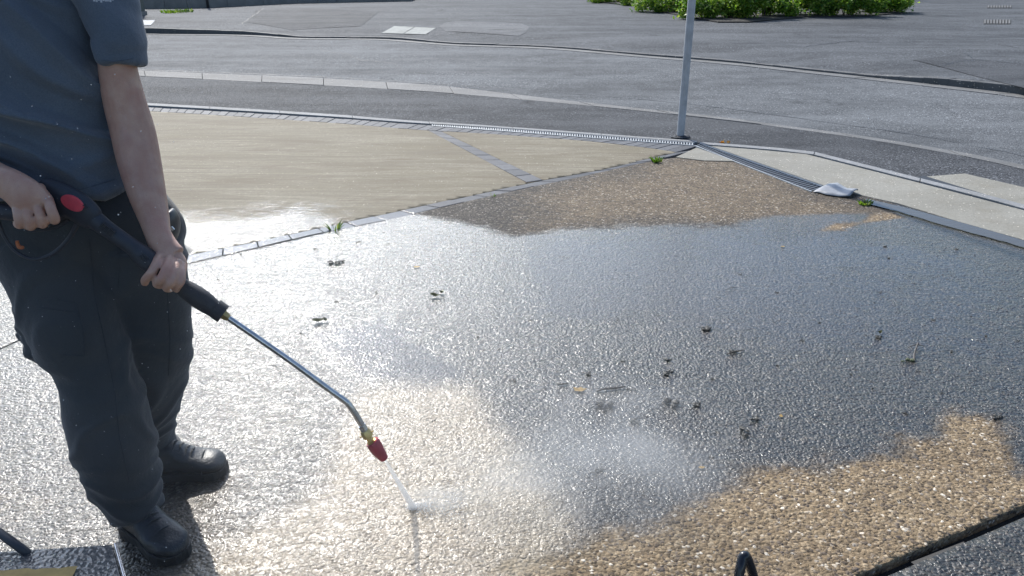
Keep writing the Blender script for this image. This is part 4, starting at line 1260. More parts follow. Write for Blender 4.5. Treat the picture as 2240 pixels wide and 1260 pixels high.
# handle tube between gun and fore grip
local(lance, tube('handle_tube', [lp_(206, 480, 21), lp_(240, 505, 18), lp_(290, 540, 18), lp_(305, 552, 21), lp_(328, 572, 24), lp_(338, 580, 23)], MAT['gun'], None, 20, 6))
# ribs
ax = (P(400, 630, YL) - P(206, 480, YL)).normalized()
a_, b_ = frame(ax)
for k in range(5):
    t = k / 4
    c = P(233 + 22 * t, 497 + 17 * t, YL)
    q = c - Vector((0, 0.014, 0)) + Vector((0.0, 0, 0.0095))
    bm = box_bm(bmesh.new(), q, 0.006, 0.012, 0.016, 0, Matrix.Rotation(math.atan2(-ax.z, ax.x), 3, 'Y'))
    local(lance, obj('rib', bm, MAT['grip']))
for k in range(3):
    c = P(318 + 3.5 * k - 6, 566 - 4.0 * k + 2, YL - 0.0255)
    bm = box_bm(bmesh.new(), c, 0.020, 0.003, 0.0018, 0, Matrix.Rotation(math.atan2(-ax.z, ax.x), 3, 'Y'))
    local(lance, obj('rib', bm, MAT['grip']))
for k in range(2):
    bm = box_bm(bmesh.new(), P(183 + k * 4, 453 + 6 * k - 4, YL - 0.0225), 0.014, 0.003, 0.002, 0, Matrix.Rotation(R(-20), 3, 'Y'))
    local(lance, obj('rib', bm, MAT['grip']))
# fore grip under the left hand
local(lance, tube('fore_grip', [lp_(336, 578, 16), lp_(360, 598, 17), lp_(390, 621, 18), lp_(412, 636, 21), lp_(440, 655, 23), lp_(468, 675, 19), lp_(476, 680, 17)], MAT['grip'], None, 24, 6))
for k in range(9):
    t = k / 8
    c = P(411 + 56 * t, 621 + 41 * t, YL)
    bm = box_bm(bmesh.new(), c, 0.0035, 0.020, 0.008, 0, Matrix.Rotation(math.atan2(-ax.z, ax.x), 3, 'Y'))
    local(lance, obj('rib', bm, MAT['grip']))
local(lance, tube('grip_collar', [lp_(469, 673, 21), lp_(480, 681, 21.5), lp_(489, 687, 21)], MAT['grip'], None, 20, 2))
local(lance, tube('brass_nut', [lp_(487, 687, 11.5), lp_(494, 692, 10.5), lp_(501, 696, 8)], MAT['brass'], None, 6, 1))
YT = 1.74
def yl(t): return YL + (YT - YL) * t
local(lance, tube('lance_tube', [lp_(496, 693, 6.6, yl(0)), lp_(560, 737, 6.6, yl(.2)), lp_(640, 793, 6.6, yl(.45)), lp_(720, 852, 6.6, yl(.7)), lp_(752, 875, 6.8, yl(.82)), lp_(762, 884, 6.8, yl(.85)), lp_(773, 899, 6.8, yl(.88)), lp_(795, 935, 6.8, yl(1))], MAT['steel'], None, 16, 6))
local(lance, tube('steel_collar', [lp_(791, 930, 9.5, YT), lp_(799, 944, 9.5, YT)], MAT['steel'], None, 6, 1))
local(lance, tube('brass_coupling', [lp_(797, 941, 10, YT), lp_(800, 946, 12.5, YT), lp_(806, 955, 12.5, YT), lp_(807, 957, 8, YT), lp_(811, 963, 8, YT), lp_(812, 964, 11, YT), lp_(815, 969, 11, YT)], MAT['brass'], None, 8, 1))
local(lance, tube('nozzle', [lp_(814, 966, 14.5, YT), lp_(817, 970, 15.5, YT), lp_(826, 984, 14.5, YT), lp_(838, 1000, 10.5, YT), lp_(841, 1004, 9, YT)], MAT['red'], None, 24, 3))
for sx_ in (-1, 1):
    q = P(802, 950, YT) + Vector((0.013 * sx_, 0, 0.007 * sx_))
    local(lance, obj('coupling_pin', box_bm(bmesh.new(), q, 0.012, 0.004, 0.003, 0, Matrix.Rotation(R(-30), 3, 'Y')), MAT['brass']))

# ------------------------------------------------------------ water jet and spray
def jet_mat():
    m = bpy.data.materials.new('white_water'); m.use_nodes = True
    nt = m.node_tree; nt.nodes.clear()
    out = nt.nodes.new('ShaderNodeOutputMaterial'); pv = nt.nodes.new('ShaderNodeVolumePrincipled')
    pv.inputs['Color'].default_value = (0.97, 0.98, 1.0, 1); pv.inputs['Anisotropy'].default_value = 0.5
    g_ = nt.nodes.new('ShaderNodeTexCoord'); nz = nt.nodes.new('ShaderNodeTexNoise'); nz.inputs['Scale'].default_value = 130
    nt.links.new(g_.outputs['Object'], nz.inputs['Vector'])
    mr = nt.nodes.new('ShaderNodeMapRange'); nt.links.new(nz.outputs['Fac'], mr.inputs[0])
    mr.inputs[1].default_value = 0.35; mr.inputs[2].default_value = 0.65; mr.inputs[3].default_value = 30; mr.inputs[4].default_value = 130
    nt.links.new(mr.outputs[0], pv.inputs['Density']); nt.links.new(pv.outputs[0], out.inputs['Volume'])
    return m
MAT['jet'] = jet_mat()
hit = G(905, 1112)
noz = P(841, 1004, YT)
jt = [(noz.lerp(hit, t), 0.0042 + 0.0065 * t) for t in np.linspace(0, 1, 9)]
jr_root = empty('water_jet', hit)
tag(jr_root, 'thin white water jet from the red nozzle striking the ground', 'water jet')
local(jr_root, tube('stream', jt, MAT['jet'], None, 10, 2))
# foam where it strikes: low heaps of droplets
g = np.random.default_rng(77)
def drops(name, pts, rads, mat):
    base = bmesh.new(); bmesh.ops.create_icosphere(base, subdivisions=1, radius=1.0)
    bv = np.array([v.co[:] for v in base.verts]); bf = np.array([[v.index for v in f.verts] for f in base.faces]); base.free()
    V = (pts[:, None, :] + bv[None] * rads[:, None, None]).reshape(-1, 3)
    Fc = (bf[None] + (np.arange(len(pts)) * len(bv))[:, None, None]).reshape(-1, 3)
    return link(name, mesh_np(name, V, Fc, True), mat)
n = 1500
t = g.random(n) ** 1.6
px_ = hit.x - 0.012 + t * 0.17 + g.normal(0, 0.008, n); py_ = hit.y + 0.0 + g.normal(0, 0.005 + 0.045 * t, n) + t * 0.01
pz_ = np.abs(g.normal(0, 0.010, n)) * (0.3 + t * 1.6) + 0.003
MAT['foam'] = simple('foam', (0.8, 0.82, 0.84), 0.3, var=0.05)
fo = drops('splash', np.stack([px_, py_, pz_], 1), g.uniform(0.0003, 0.0013, n), MAT['foam'])
fo['kind'] = 'stuff'; local(jr_root, fo)

# fine droplets in the air
def glassy(name):
    m = M(name)
    m.set(Base_Color=(0.9, 0.93, 0.95, 1), Roughness=0.08)
    m.b.inputs['Transmission Weight'].default_value = 0.5
    return m.m
MAT['droplet'] = glassy('water_droplet')
n = 420
q = []
for i in range(n):
    px = g.uniform(0, 560) if g.random() < 0.6 else g.uniform(0, 2240)
    py = g.uniform(150, 1230)
    yy = g.uniform(1.2, 1.62) if px < 560 else g.uniform(1.4, 3.0)
    v = P(px, py, yy)
    if v.z > 0.03: q.append(v[:])
dr = drops('water_droplets', np.array(q), 0.0003 + 0.0010 * g.random(len(q)) ** 3, MAT['droplet'])
tag(dr, 'tiny water droplets flying in the air around the person', 'droplets', kind='stuff')

# drifting spray: real volumes
def mist(name, c, r, dens, seed, label, noise_s=7.0):
    bm = bmesh.new(); bmesh.ops.create_icosphere(bm, subdivisions=3, radius=1.0)
    o = obj(name, bm, None, smooth=True)
    o.location = c; o.scale = r
    m = bpy.data.materials.new(name); m.use_nodes = True
    nt = m.node_tree; nt.nodes.clear()
    out = nt.nodes.new('ShaderNodeOutputMaterial'); pv = nt.nodes.new('ShaderNodeVolumePrincipled')
    pv.inputs['Color'].default_value = (0.93, 0.95, 0.98, 1); pv.inputs['Anisotropy'].default_value = 0.45
    tcn = nt.nodes.new('ShaderNodeTexCoord'); ln = nt.nodes.new('ShaderNodeVectorMath'); ln.operation = 'LENGTH'
    nt.links.new(tcn.outputs['Object'], ln.inputs[0])
    mr = nt.nodes.new('ShaderNodeMapRange'); mr.interpolation_type = 'SMOOTHSTEP'
    nt.links.new(ln.outputs['Value'], mr.inputs[0]); mr.inputs[1].default_value = 0.98; mr.inputs[2].default_value = 0.1; mr.inputs[3].default_value = 0; mr.inputs[4].default_value = 1
    nz = nt.nodes.new('ShaderNodeTexNoise'); nz.inputs['Scale'].default_value = 2.9; nz.inputs['Detail'].default_value = 4; nz.noise_dimensions = '4D'; nz.inputs['W'].default_value = seed
    nt.links.new(tcn.outputs['Object'], nz.inputs['Vector'])
    nr = nt.nodes.new('ShaderNodeMapRange'); nt.links.new(nz.outputs['Fac'], nr.inputs[0]); nr.inputs[1].default_value = 0.40; nr.inputs[2].default_value = 0.85
    mu = nt.nodes.new('ShaderNodeMath'); mu.operation = 'MULTIPLY'; nt.links.new(mr.outputs[0], mu.inputs[0]); nt.links.new(nr.outputs[0], mu.inputs[1])
    m2 = nt.nodes.new('ShaderNodeMath'); m2.operation = 'MULTIPLY'; nt.links.new(mu.outputs[0], m2.inputs[0]); m2.inputs[1].default_value = dens
    nt.links.new(m2.outputs[0], pv.inputs['Density'])
    nt.links.new(pv.outputs[0], out.inputs['Volume'])
    o.data.materials.append(m)
    tag(o, label, 'mist', kind='stuff')
mist('spray_mist', P(1335, 1010, 1.95) , (0.50, 0.44, 0.32), 4.0, 1.3, 'soft white spray cloud drifting over the dark wet ground right of the jet')
mist('spray_mist', Vector((hit.x + 0.27, hit.y + 0.0, 0.085)), (0.42, 0.30, 0.11), 6.5, 4.1, 'low white spray hanging just beside the point where the jet strikes')
mist('splash_mist', Vector((hit.x + 0.065, hit.y + 0.01, 0.032)), (0.11, 0.06, 0.045), 28.0, 2.2, 'dense white burst of spray at the foot of the jet')

mist('spray_haze', Vector((-0.75, 1.62, 0.42)), (1.15, 0.85, 0.85), 0.23, 7.7, 'thin backlit veil of spray hanging round the person and the near ground')
# ------------------------------------------------------------ sign post by the road
MAT['galv'] = simple('galvanised_steel', (0.40, 0.42, 0.45), 0.6, 0.1, scale=14, bump=0.001)
pb_ = G(1488, 300)
post = empty('sign_post', pb_)
tag(post, 'grey galvanised steel post standing at the pavement edge beside the drain corner', 'post')
bm = loft_bm([(pb_ + Vector((0, 0, -0.02)), 0.034), (pb_ + Vector((0, 0, 3.0)), 0.034)], 24, fixed=(Vector((1, 0, 0)), Vector((0, 1, 0))))
o = obj('pole', bm, MAT['galv'], smooth=True); edge_split(o); local(post, o)
bm = loft_bm([(pb_ + Vector((0, 0, 3.0)), 0.040), (pb_ + Vector((0, 0, 3.02)), 0.036)], 24, fixed=(Vector((1, 0, 0)), Vector((0, 1, 0))))
local(post, obj('cap', bm, MAT['galv']))
# rough tarmac collar at its foot
def lump(c, r, h, seed, mat, name, n=3):
    bm = bmesh.new(); bmesh.ops.create_icosphere(bm, subdivisions=n, radius=1.0)
    for v in bm.verts:
        k = 1 + (vnoise(np.array([v.co.x * 2.2 + seed]), np.array([v.co.y * 2.2]), np.array([v.co.z * 2.2]))[0] - 0.5) * 0.9
        v.co = Vector((v.co.x * r * k, v.co.y * r * k * 0.8, v.co.z * h * k)) + Vector(c)
    return obj(name, bm, mat, smooth=True)
local(post, lump(pb_ + Vector((0, 0, 0.0)), 0.085, 0.02, 3, MAT['path'], 'base_collar'))

# ------------------------------------------------------------ white folded membrane offcut at the end of the drain
MAT['membrane'] = simple('white_plastic_sheet', (0.27, 0.285, 0.31), 0.45, var=0.15)
bm = bmesh.new()
rows = [[(1778, 421, 0), (1792, 424, .006), (1806, 428, .004), (1834, 432, .004), (1858, 434, .012)],
        [(1784, 419, .006), (1800, 417, .03), (1822, 418, .034), (1842, 424, .022), (1866, 429, .03)],
        [(1797, 415, .004), (1812, 409, .02), (1830, 410, .03), (1850, 419, .02), (1874, 425, .034)],
        [(1803, 412, 0), (1818, 407, .008), (1836, 409, .01), (1856, 417, .008), (1876, 424, .02)]]
vv = [[bm.verts.new(G(a, b, 0) + Vector((0, 0, c + 0.006))) for a, b, c in r] for r in rows]
for r0_, r1_ in zip(vv, vv[1:]):
    for k in range(4): bm.faces.new((r0_[k], r0_[k + 1], r1_[k + 1], r1_[k]))
bmesh.ops.subdivide_edges(bm, edges=bm.edges[:], cuts=2, use_grid_fill=True, smooth=0.6)
bmesh.ops.recalc_face_normals(bm, faces=bm.faces)
if sum(f.normal.z for f in bm.faces) < 0: bmesh.ops.reverse_faces(bm, faces=bm.faces)
r = bmesh.ops.solidify(bm, geom=bm.faces[:], thickness=0.003)
tag(obj('plastic_sheet', bm, MAT['membrane'], smooth=True), 'crumpled white plastic sheet lying at the lower end of the dark drain', 'plastic sheet')

# ------------------------------------------------------------ covers in the far pavement
MAT['cover'] = simple('pale_concrete_cover', (0.24, 0.255, 0.245), 0.8, scale=6, var=0.2, bump=0.004)
MAT['coverblue'] = simple('pale_metal_cover', (0.20, 0.225, 0.26), 0.7, scale=6)
def cover(pix, mat, label, split=True):
    pts = [G(*p, 0.12) for p in pix]
    for _ in range(3): pts = [G(*q, fz(p.x, p.y)) for q, p in zip(pix, pts)]
    A3 = np.array([[p.x, p.y, 1] for p in pts]); zc = np.linalg.lstsq(A3, np.array([fz(p.x, p.y) for p in pts]), rcond=None)[0]
    zp = lambda p, o=0.0: float(zc[0] * p[0] + zc[1] * p[1] + zc[2]) + 0.006 + o
    root = empty('access_cover', sum(pts, Vector()) / 4); tag(root, label, 'access cover')
    c = sum(pts, Vector()) / 4
    a, b, c_, d = pts
    m1, m2 = a.lerp(b, 0.5), d.lerp(c_, 0.5)
    inn = lambda p: p.lerp(c, 0.06)
    fr_ = obj('frame', prism_bm(pts, lambda p: zp(p), 0.05), MAT['kerbdark']); local(root, fr_)
    for quad in ((a, m1, m2, d), (m1, b, c_, m2)) if split else ((a, b, c_, d),):
        qc = sum(quad, Vector()) / 4
        local(root, obj('lid', prism_bm([p.lerp(qc, 0.05) for p in quad], lambda p: zp(p, 0.006), 0.03, bevel=0.003), mat))
cover([(833, 74), (932, 78), (955, 62), (862, 58)], MAT['cover'], 'pale rectangular concrete access cover set in the far pavement')
cover([(286, 56), (331, 56), (341, 45), (280, 45)], MAT['coverblue'], 'bluish white access cover in the far pavement beside the person’s shoulder'.replace('’', "'"), False)

MAT['iron'] = simple('cast_iron', (0.07, 0.07, 0.075), 0.5, 0.3)
def gully(x0, y0, x1, y1, label):
    pts = [G(x0, y1, 0.11), G(x1, y1, 0.11), G(x1, y0, 0.11), G(x0, y0, 0.11)]
    z0 = max(fz(p.x, p.y) for p in pts) + 0.012
    pts = [G(x0, y1, z0), G(x1, y1, z0), G(x1 , y0, z0), G(x0, y0, z0)]
    root = empty('gully_grate', sum(pts, Vector()) / 4); tag(root, label, 'gully grate')
    local(root, obj('frame', prism_bm(pts, z0 - 0.008, 0.03), MAT['joint']))
    n = 9
    for i in range(n):
        t0, t1 = (i + 0.15) / n, (i + 0.65) / n
        q = [pts[0].lerp(pts[1], t0), pts[0].lerp(pts[1], t1), pts[3].lerp(pts[2], t1), pts[3].lerp(pts[2], t0)]
        local(root, obj('bar', prism_bm(q, z0 + 0.006, 0.02), MAT['kerb']))
gully(2152, 43, 2212, 52, 'dark iron gully grate in the far pavement, the nearer of the two at the right')
gully(2160, 12, 2214, 17, 'dark iron gully grate in the far pavement, the farther of the two at the right')

# ------------------------------------------------------------ far edge of the pavement: low kerb wall, soil bed, bollard sign and tuft
MAT['oldconc'] = simple('old_concrete', (0.20, 0.20, 0.195), 0.85, scale=5, bump=0.02, bscale=25)
MAT['gravelbed'] = asphalt('pale_gravel', (0.16, 0.13, 0.10), (0.36, 0.32, 0.27), 22, 0.8, 0.8, 0.3, 0.03)
zk = 0.11
lw = [G(312, 19, zk), G(440, 18, zk), G(560, 12, zk), G(640, 8, zk), G(900, 3, zk)]
wallroot = empty('garden_wall', lw[0]); tag(wallroot, 'low pale concrete garden wall beyond the far pavement at top left', 'wall')
back = [p + Vector((0, 0.35, 0)) for p in lw]
hts = [0.34, 0.32, 0.26, 0.2, 0.14, 0.1]
lx = [p.x for p in lw]
ra, rb_ = resamp(lw, 14), resamp(back, 14)
for i in range(14):
    a0, a1, b0, b1 = ra[i].lerp(ra[i + 1], 0.01), ra[i + 1].lerp(ra[i], 0.01), rb_[i].lerp(rb_[i + 1], 0.01), rb_[i + 1].lerp(rb_[i], 0.01)
    bm = prism_bm([a0, a1, b1, b0], lambda p: zk + float(np.interp(p[0], lx, hts[:5])), 0.5, bevel=0.02)
    local(wallroot, obj('wall_block', bm, MAT['oldconc']))
bd_ = [p + Vector((0, 0.36, 0)) for p in lw]
bfar = [p + Vector((0, 9, 0)) for p in lw]
bm = bmesh.new()
fa_, fb_ = resamp(bd_, 20), resamp(bfar, 20)
prev = None
for p, q_ in zip(fa_, fb_):
    h = zk + float(np.interp(p.x, lx, hts[:5])) - 0.04
    cur = (bm.verts.new((p.x, p.y, h)), bm.verts.new((q_.x, q_.y, h + 0.25)))
    if prev: bm.faces.new((prev[0], cur[0], cur[1], prev[1]))
    prev = cur
bed = tag(obj('gravel_bed', bm, MAT['gravelbed']), kind='structure')

# little road name board whose shadow falls on the pavement, its foot just in view
MAT['post_white'] = simple('white_painted_metal', (0.7, 0.71, 0.72), 0.4)
sp_ = G(457, 17, zk) + Vector((0, -0.06, 0))
sb = empty('signboard', sp_); tag(sb, 'thin dark post with small white plate standing against the low garden wall', 'sign')
local(sb, obj('pole', loft_bm([(sp_, 0.04), (sp_ + Vector((0, 0, 1.15)), 0.04)], 12, fixed=(Vector((1, 0, 0)), Vector((0, 1, 0)))), MAT['iron'], smooth=True))
local(sb, obj('plate', box_bm(bmesh.new(), sp_ + Vector((0, -0.045, 0.44)), 0.36, 0.01, 0.10), MAT['post_white']))
# utility cabinet behind the shoulder
cbp = G(276, 50, zk)
cabn = empty('utility_cabinet', cbp); tag(cabn, 'dark green-grey utility cabinet on the far pavement behind the shoulder', 'cabinet')
MAT['cabinet'] = simple('cabinet_paint', (0.035, 0.05, 0.055), 0.5)
cb_c = G(262, 34, zk)
local(cabn, obj('housing', box_bm(bmesh.new(), cb_c + Vector((0, 0, 0.62)), 1.2, 0.4, 1.24), MAT['cabinet']))
local(cabn, obj('lid', box_bm(bmesh.new(), cb_c + Vector((0, 0, 1.27)), 1.28, 0.48, 0.06), MAT['cabinet']))
local(cabn, obj('door', box_bm(bmesh.new(), cb_c + Vector((0.28, -0.206, 0.62)), 0.5, 0.01, 1.05), MAT['cabinet']))
local(cabn, obj('plinth', box_bm(bmesh.new(), cb_c + Vector((0, 0, 0.05)), 1.26, 0.46, 0.1), MAT['oldconc']))

# ------------------------------------------------------------ leaves: helper for planting
def leaf_cloud(name, centres, size, mats_n, seed, mat):
    g = np.random.default_rng(seed)
    n = len(centres)
    L_ = size * g.uniform(0.6, 1.35, n)
    nrm = g.normal(0, 1, (n, 3)); nrm[:, 2] = np.abs(nrm[:, 2]) + 0.5; nrm[:, 1] -= 0.35
    nrm /= np.linalg.norm(nrm, axis=1)[:, None]
    t = np.cross(nrm, g.normal(0, 1, (n, 3))); t /= np.linalg.norm(t, axis=1)[:, None]
    b = np.cross(nrm, t)
    prof = [(-0.5, 0, 0), (-0.15, 0.27, 0.05), (0.5, 0, -0.06), (-0.15, -0.27, 0.05)]
    V = np.stack([centres + t * (a * L_)[:, None] + b * (w * L_)[:, None] + nrm * (h * L_)[:, None] for a, w, h in prof], 1).reshape(-1, 3)
    Fc = np.arange(n * 4).reshape(-1, 4)
    me = mesh_np(name, V, Fc)
    attr(me, 'tone', np.repeat(g.random(n), 4))
    return me
def leaf_mat(name, stops):
    m = M(name)
    c = m.ramp(m.att('tone'), stops)
    m.set(Base_Color=c, Roughness=0.5)
    # light shining through the blades
    tl = m.n.new('ShaderNodeBsdfTranslucent'); m.l.new(m.mix(1.0, c, (1.0, 1.0, 0.5), 'MULTIPLY'), tl.inputs['Color'])
    mx = m.n.new('ShaderNodeMixShader'); mx.inputs[0].default_value = 0.55
    m.l.new(m.b.outputs[0], mx.inputs[1]); m.l.new(tl.outputs[0], mx.inputs[2]); m.l.new(mx.outputs[0], m.out.inputs['Surface'])
    return m.m
MAT['leaf'] = leaf_mat('green_leaf', [(0, (0.04, 0.11, 0.015)), (0.4, (0.15, 0.30, 0.04)), (0.85, (0.33, 0.50, 0.08)), (1.0, (0.55, 0.58, 0.20))])
# bushes along the top, each a plant of its own
gb = np.random.default_rng(5)
def bush(c, rx, ry, h, n, seed, label, leaf=0.085):
    n = int(n * 4.0); h *= 1.25
    g = np.random.default_rng(seed)
    root = empty('bush', c); tag(root, label, 'bush', 'green shrubs along the far side of the pavement')
    # clumps
    rx *= 1.25
    k = max(6, int(rx * ry * 80))
    cl = np.stack([g.uniform(-1, 1, k), g.uniform(-1, 1, k), g.random(k)], 1)
    cl = cl[(cl[:, 0] ** 2 + cl[:, 1] ** 2) < 1.0]
    cc = np.stack([cl[:, 0] * rx, cl[:, 1] * ry, (0.15 + 0.75 * cl[:, 2] * np.sqrt(1 - 0.8 * (cl[:, 0] ** 2 + cl[:, 1] ** 2))) * h], 1)
    idx = g.integers(0, len(cc), n)
    off = g.normal(0, 1, (n, 3)); off /= np.linalg.norm(off, axis=1)[:, None]; off *= ((g.random(n) ** 0.4) * np.where(g.random(n) < 0.12, 1.8, 1.0))[:, None] * np.array([0.20, 0.20, 0.17])
    pts = cc[idx] + off; pts[:, 2] = np.abs(pts[:, 2]) + 0.02
    fol = link('foliage', leaf_cloud('foliage', pts + np.array(c), leaf, 0, seed, MAT['leaf']), MAT['leaf']); fol['kind'] = 'stuff'
    local(root, fol)
    for i in range(6):
        q = cc[g.integers(0, len(cc))]
        o = tube('stem', [(Vector(c) + Vector((q[0] * 0.3, q[1] * 0.3, 0)), 0.014), (Vector(c) + Vector((q[0] * 0.7, q[1] * 0.7, q[2] * 0.6)), 0.010), (Vector(c) + Vector(q), 0.005)], MAT['dirt'], None, 5, 3)
        local(root, o)
bl = [(1320, 6, .55, .4, .22, 500, 'small low shrub at the left end of the green bed, thinly leaved'),
      (1395, 12, .5, .35, .25, 500, 'low shrub with a gap beside it, left of the steel post'),
      (1470, 26, .85, .6, .5, 1800, 'dense green shrub directly left of the steel post'),
      (1580, 42, .75, .5, .75, 2600, 'bright shrub just right of the steel post, reaching farthest onto the pavement'),
      (1670, 38, .65, .6, .8, 2200, 'full shrub with pale flower heads, second right of the post'),
      (1760, 34, .7, .6, .85, 2400, 'rounded green shrub in the middle of the right part of the bed'),
      (1855, 36, .7, .5, .75, 2200, 'green shrub hanging over a dark shaded edge near the bed end'),
      (1925, 28, .6, .5, .55, 1300, 'smaller shrub near the right end of the green bed'),
      (1968, 26, .2, .15, .3, 220, 'tiny green sprig at the very right end of the bed')]
for i, (px, py, rx, ry, h, n, lab) in enumerate(bl):
    c = G(px, py, zk); c.y += ry * 0.15
    bush(c, rx, ry, h, n, 50 + i, lab)
# dark soil under them
MAT['darksoil'] = simple('damp_soil', (0.03, 0.028, 0.026), 0.95, scale=6, bump=0.02, bscale=20)
bm = bmesh.new()
sp1 = [G(1290, 4, zk), G(1390, 14, zk), G(1480, 34, zk), G(1570, 50, zk), (G(1640, 50, zk)), G(1760, 38, zk), G(1870, 38, zk), G(1975, 30, zk), G(1960, 8, zk), G(1900, 3, zk), G(1700, 2, zk), G(1400, -1, zk)]
o = obj('planting_soil', prism_bm(sp1, zk + 0.03, 0.05, bevel=0.0), MAT['darksoil']); tag(o, kind='structure')
# wall behind the planting
MAT['stonewall'] = simple('dark_stone_wall', (0.10, 0.10, 0.11), 0.85, scale=3, bump=0.03, bscale=12)
wr = empty('boundary_wall', G(1700, -8, zk)); tag(wr, 'dark stone boundary wall rising behind the green bed', 'wall')
wp0, wp1 = G(1560, -14, zk), G(1935, -2, zk)
dn_ = (wp1 - wp0).normalized(); L0 = (wp1 - wp0).length
k = 0
for rrow in range(5):
    xx = -0.2 * (rrow % 2)
    while xx < L0:
        w = random.uniform(0.35, 0.6)
        c = wp0 + dn_ * (xx + w / 2) + Vector((0, random.uniform(-.02, .02), 0.12 + rrow * 0.24))
        bm = box_bm(bmesh.new(), c, w - 0.02, 0.3, 0.225, math.atan2(dn_.y, dn_.x))
        local(wr, obj('stone', bm, MAT['stonewall'])); xx += w

# street tree / house shade on the far right: a hedge line just above the frame
hr = G(2080, -18, zk)

# tuft of grass on the far pavement, weeds in the joints
MAT['grass'] = leaf_mat('grass_blade', [(0, (0.05, 0.12, 0.015)), (0.6, (0.12, 0.22, 0.03)), (1.0, (0.30, 0.36, 0.09))])
def tuft(c, n, r, h, seed, label, name='weed', mat='grass', cat='weed', w=0.006):
    g = np.random.default_rng(seed)
    V, Fc, T = [], [], []
    for i in range(n):
        a = g.uniform(0, 2 * math.pi); rr = r * math.sqrt(g.random())
        b = np.array([c[0] + rr * math.cos(a), c[1] + rr * math.sin(a), c[2]])
        d = np.array([math.cos(a) * g.uniform(.2, .9), math.sin(a) * g.uniform(.2, .9), 1.0]); hh = h * g.uniform(.5, 1.1)
        s = np.array([-math.sin(a + 1), math.cos(a + 1), 0]) * w
        k = len(V); V += [b - s, b + s, b + d * hh * .55 + s * 1.3, b + d * hh * .55 - s * 1.3]; V += [b + d * hh * [1.3, 1.3, .95]]
        Fc += [(k, k + 1, k + 2), (k, k + 2, k + 3), (k + 3, k + 2, k + 4)]; T += [g.random()] * 5
    me = mesh_np(name, np.array(V), np.array(Fc)); attr(me, 'tone', np.array(T)[:len(me.vertices)])
    return tag(link(name, me, MAT[mat]), label, cat)
c = G(388, 27, 0.115); tuft((c.x, c.y, 0.11), 160, 0.42, 0.10, 3, 'bright green grass tuft on the far pavement beside the garden wall', 'grass_tuft', cat='grass tuft', w=0.012)['kind'] = 'stuff'
c = G(733, 503); tuft(c, 16, 0.035, 0.055, 4, 'small green weed growing in the sett joint by the wet ground', w=0.004)
c = G(1437, 354); tuft(c, 34, 0.035, 0.05, 5, 'small green weed in the sett joint near the steel post', w=0.006)
c = G(1892, 447); tuft(c, 34, 0.04, 0.03, 6, 'green weed in the gutter just right of the white plastic sheet', w=0.006)
c = G(1076, 430); tuft(c, 8, 0.02, 0.025, 9, 'tiny weed in the sett joint below the diagonal row', w=0.003)
MAT['dryleaf'] = leaf_mat('dry_orange_leaf', [(0, (0.30, 0.12, 0.03)), (0.6, (0.45, 0.22, 0.05)), (1.0, (0.6, 0.4, 0.12))])
c = G(1585, 312); tuft(c, 16, 0.04, 0.02, 7, 'orange dried leaves gathered against the white edging right of the post', 'dry_leaves', 'dryleaf', 'dry leaves', w=0.008)

# ------------------------------------------------------------ debris on the driveway
MAT['clod'] = simple('wet_moss_clod', (0.022, 0.021, 0.017), 0.5, scale=80, bump=0.003, bscale=200)
MAT['clodgreen'] = simple('green_moss_clod', (0.05, 0.065, 0.02), 0.6, scale=60, bump=0.003, bscale=200)
MAT['twig'] = simple('wet_twig', (0.06, 0.048, 0.038), 0.5)
MAT['yleaf'] = simple('yellow_leaf', (0.55, 0.38, 0.14), 0.5, scale=30)
MAT['greenleaf'] = simple('olive_leaf', (0.12, 0.13, 0.05), 0.5, scale=30)
def clod(px, py, w, label, group=None, mat='clod', el=0.55):
    c = G(px, py); r = w * S(px, py, c.y) * 0.58
    bm = bmesh.new()
    for k in range(random.randint(6, 9)):
        o_ = Vector((random.gauss(0, .5) * r, random.gauss(0, .38) * r, r * 0.22))
        rr = r * random.uniform(0.14, 0.42); sd = random.uniform(0, 99)
        t = bmesh.ops.create_icosphere(bm, subdivisions=1, radius=1)
        for v in t['verts']:
            kk = 1 + (vnoise(np.array([v.co.x * 2.5 + sd]), np.array([v.co.y * 2.5]), np.array([v.co.z * 2.5]))[0] - 0.5) * 1.3
            v.co = Vector((v.co.x * rr * kk, v.co.y * rr * kk, v.co.z * rr * kk * el)) + o_
    o = obj('clod', bm, MAT[mat], smooth=False)
    o.location = c
    return tag(o, label, 'clod', group)
big = [(737, 576, 26, 'clump of black dirt near the sett row, in front of the weed'), (1544, 720, 24, 'ragged dark clump on the bluish wet ground below the post reflection'), (1463, 790, 18, 'upper of two dark clumps stacked on the grey wet ground'), (1457, 818, 22, 'lower of two dark clumps stacked on the grey wet ground'),
       (1322, 890, 42, 'widest flat dark clod in the misty middle of the driveway'), (1470, 884, 46, 'long dark clod beside a twig in the middle of the driveway'), (1517, 888, 26, 'dark clod just right of the long clod'), (1388, 925, 26, 'dark clod seen through the edge of the spray mist'), (1380, 853, 14, 'pointed dark bit at the right end of the twig'), (1654, 918, 26, 'dark glossy clod at the right edge of the misty zone'),
       (1627, 946, 30, 'scattered dark clod left below the glossy one'), (1287, 820, 18, 'small dark clod above the yellow leaf'), (1123, 832, 14, 'dark clod left of the yellow leaf, on the grey wet zone'), (1922, 738, 16, 'dark clod with a bit of green on the blue wet ground'), (2186, 914, 22, 'black clod by the tip of the tan patch at far right'), (1305, 1032, 22, 'dark chip inside the spray mist')]
for px, py, w, lab in big: clod(px, py, w, lab)
gd = np.random.default_rng(19)
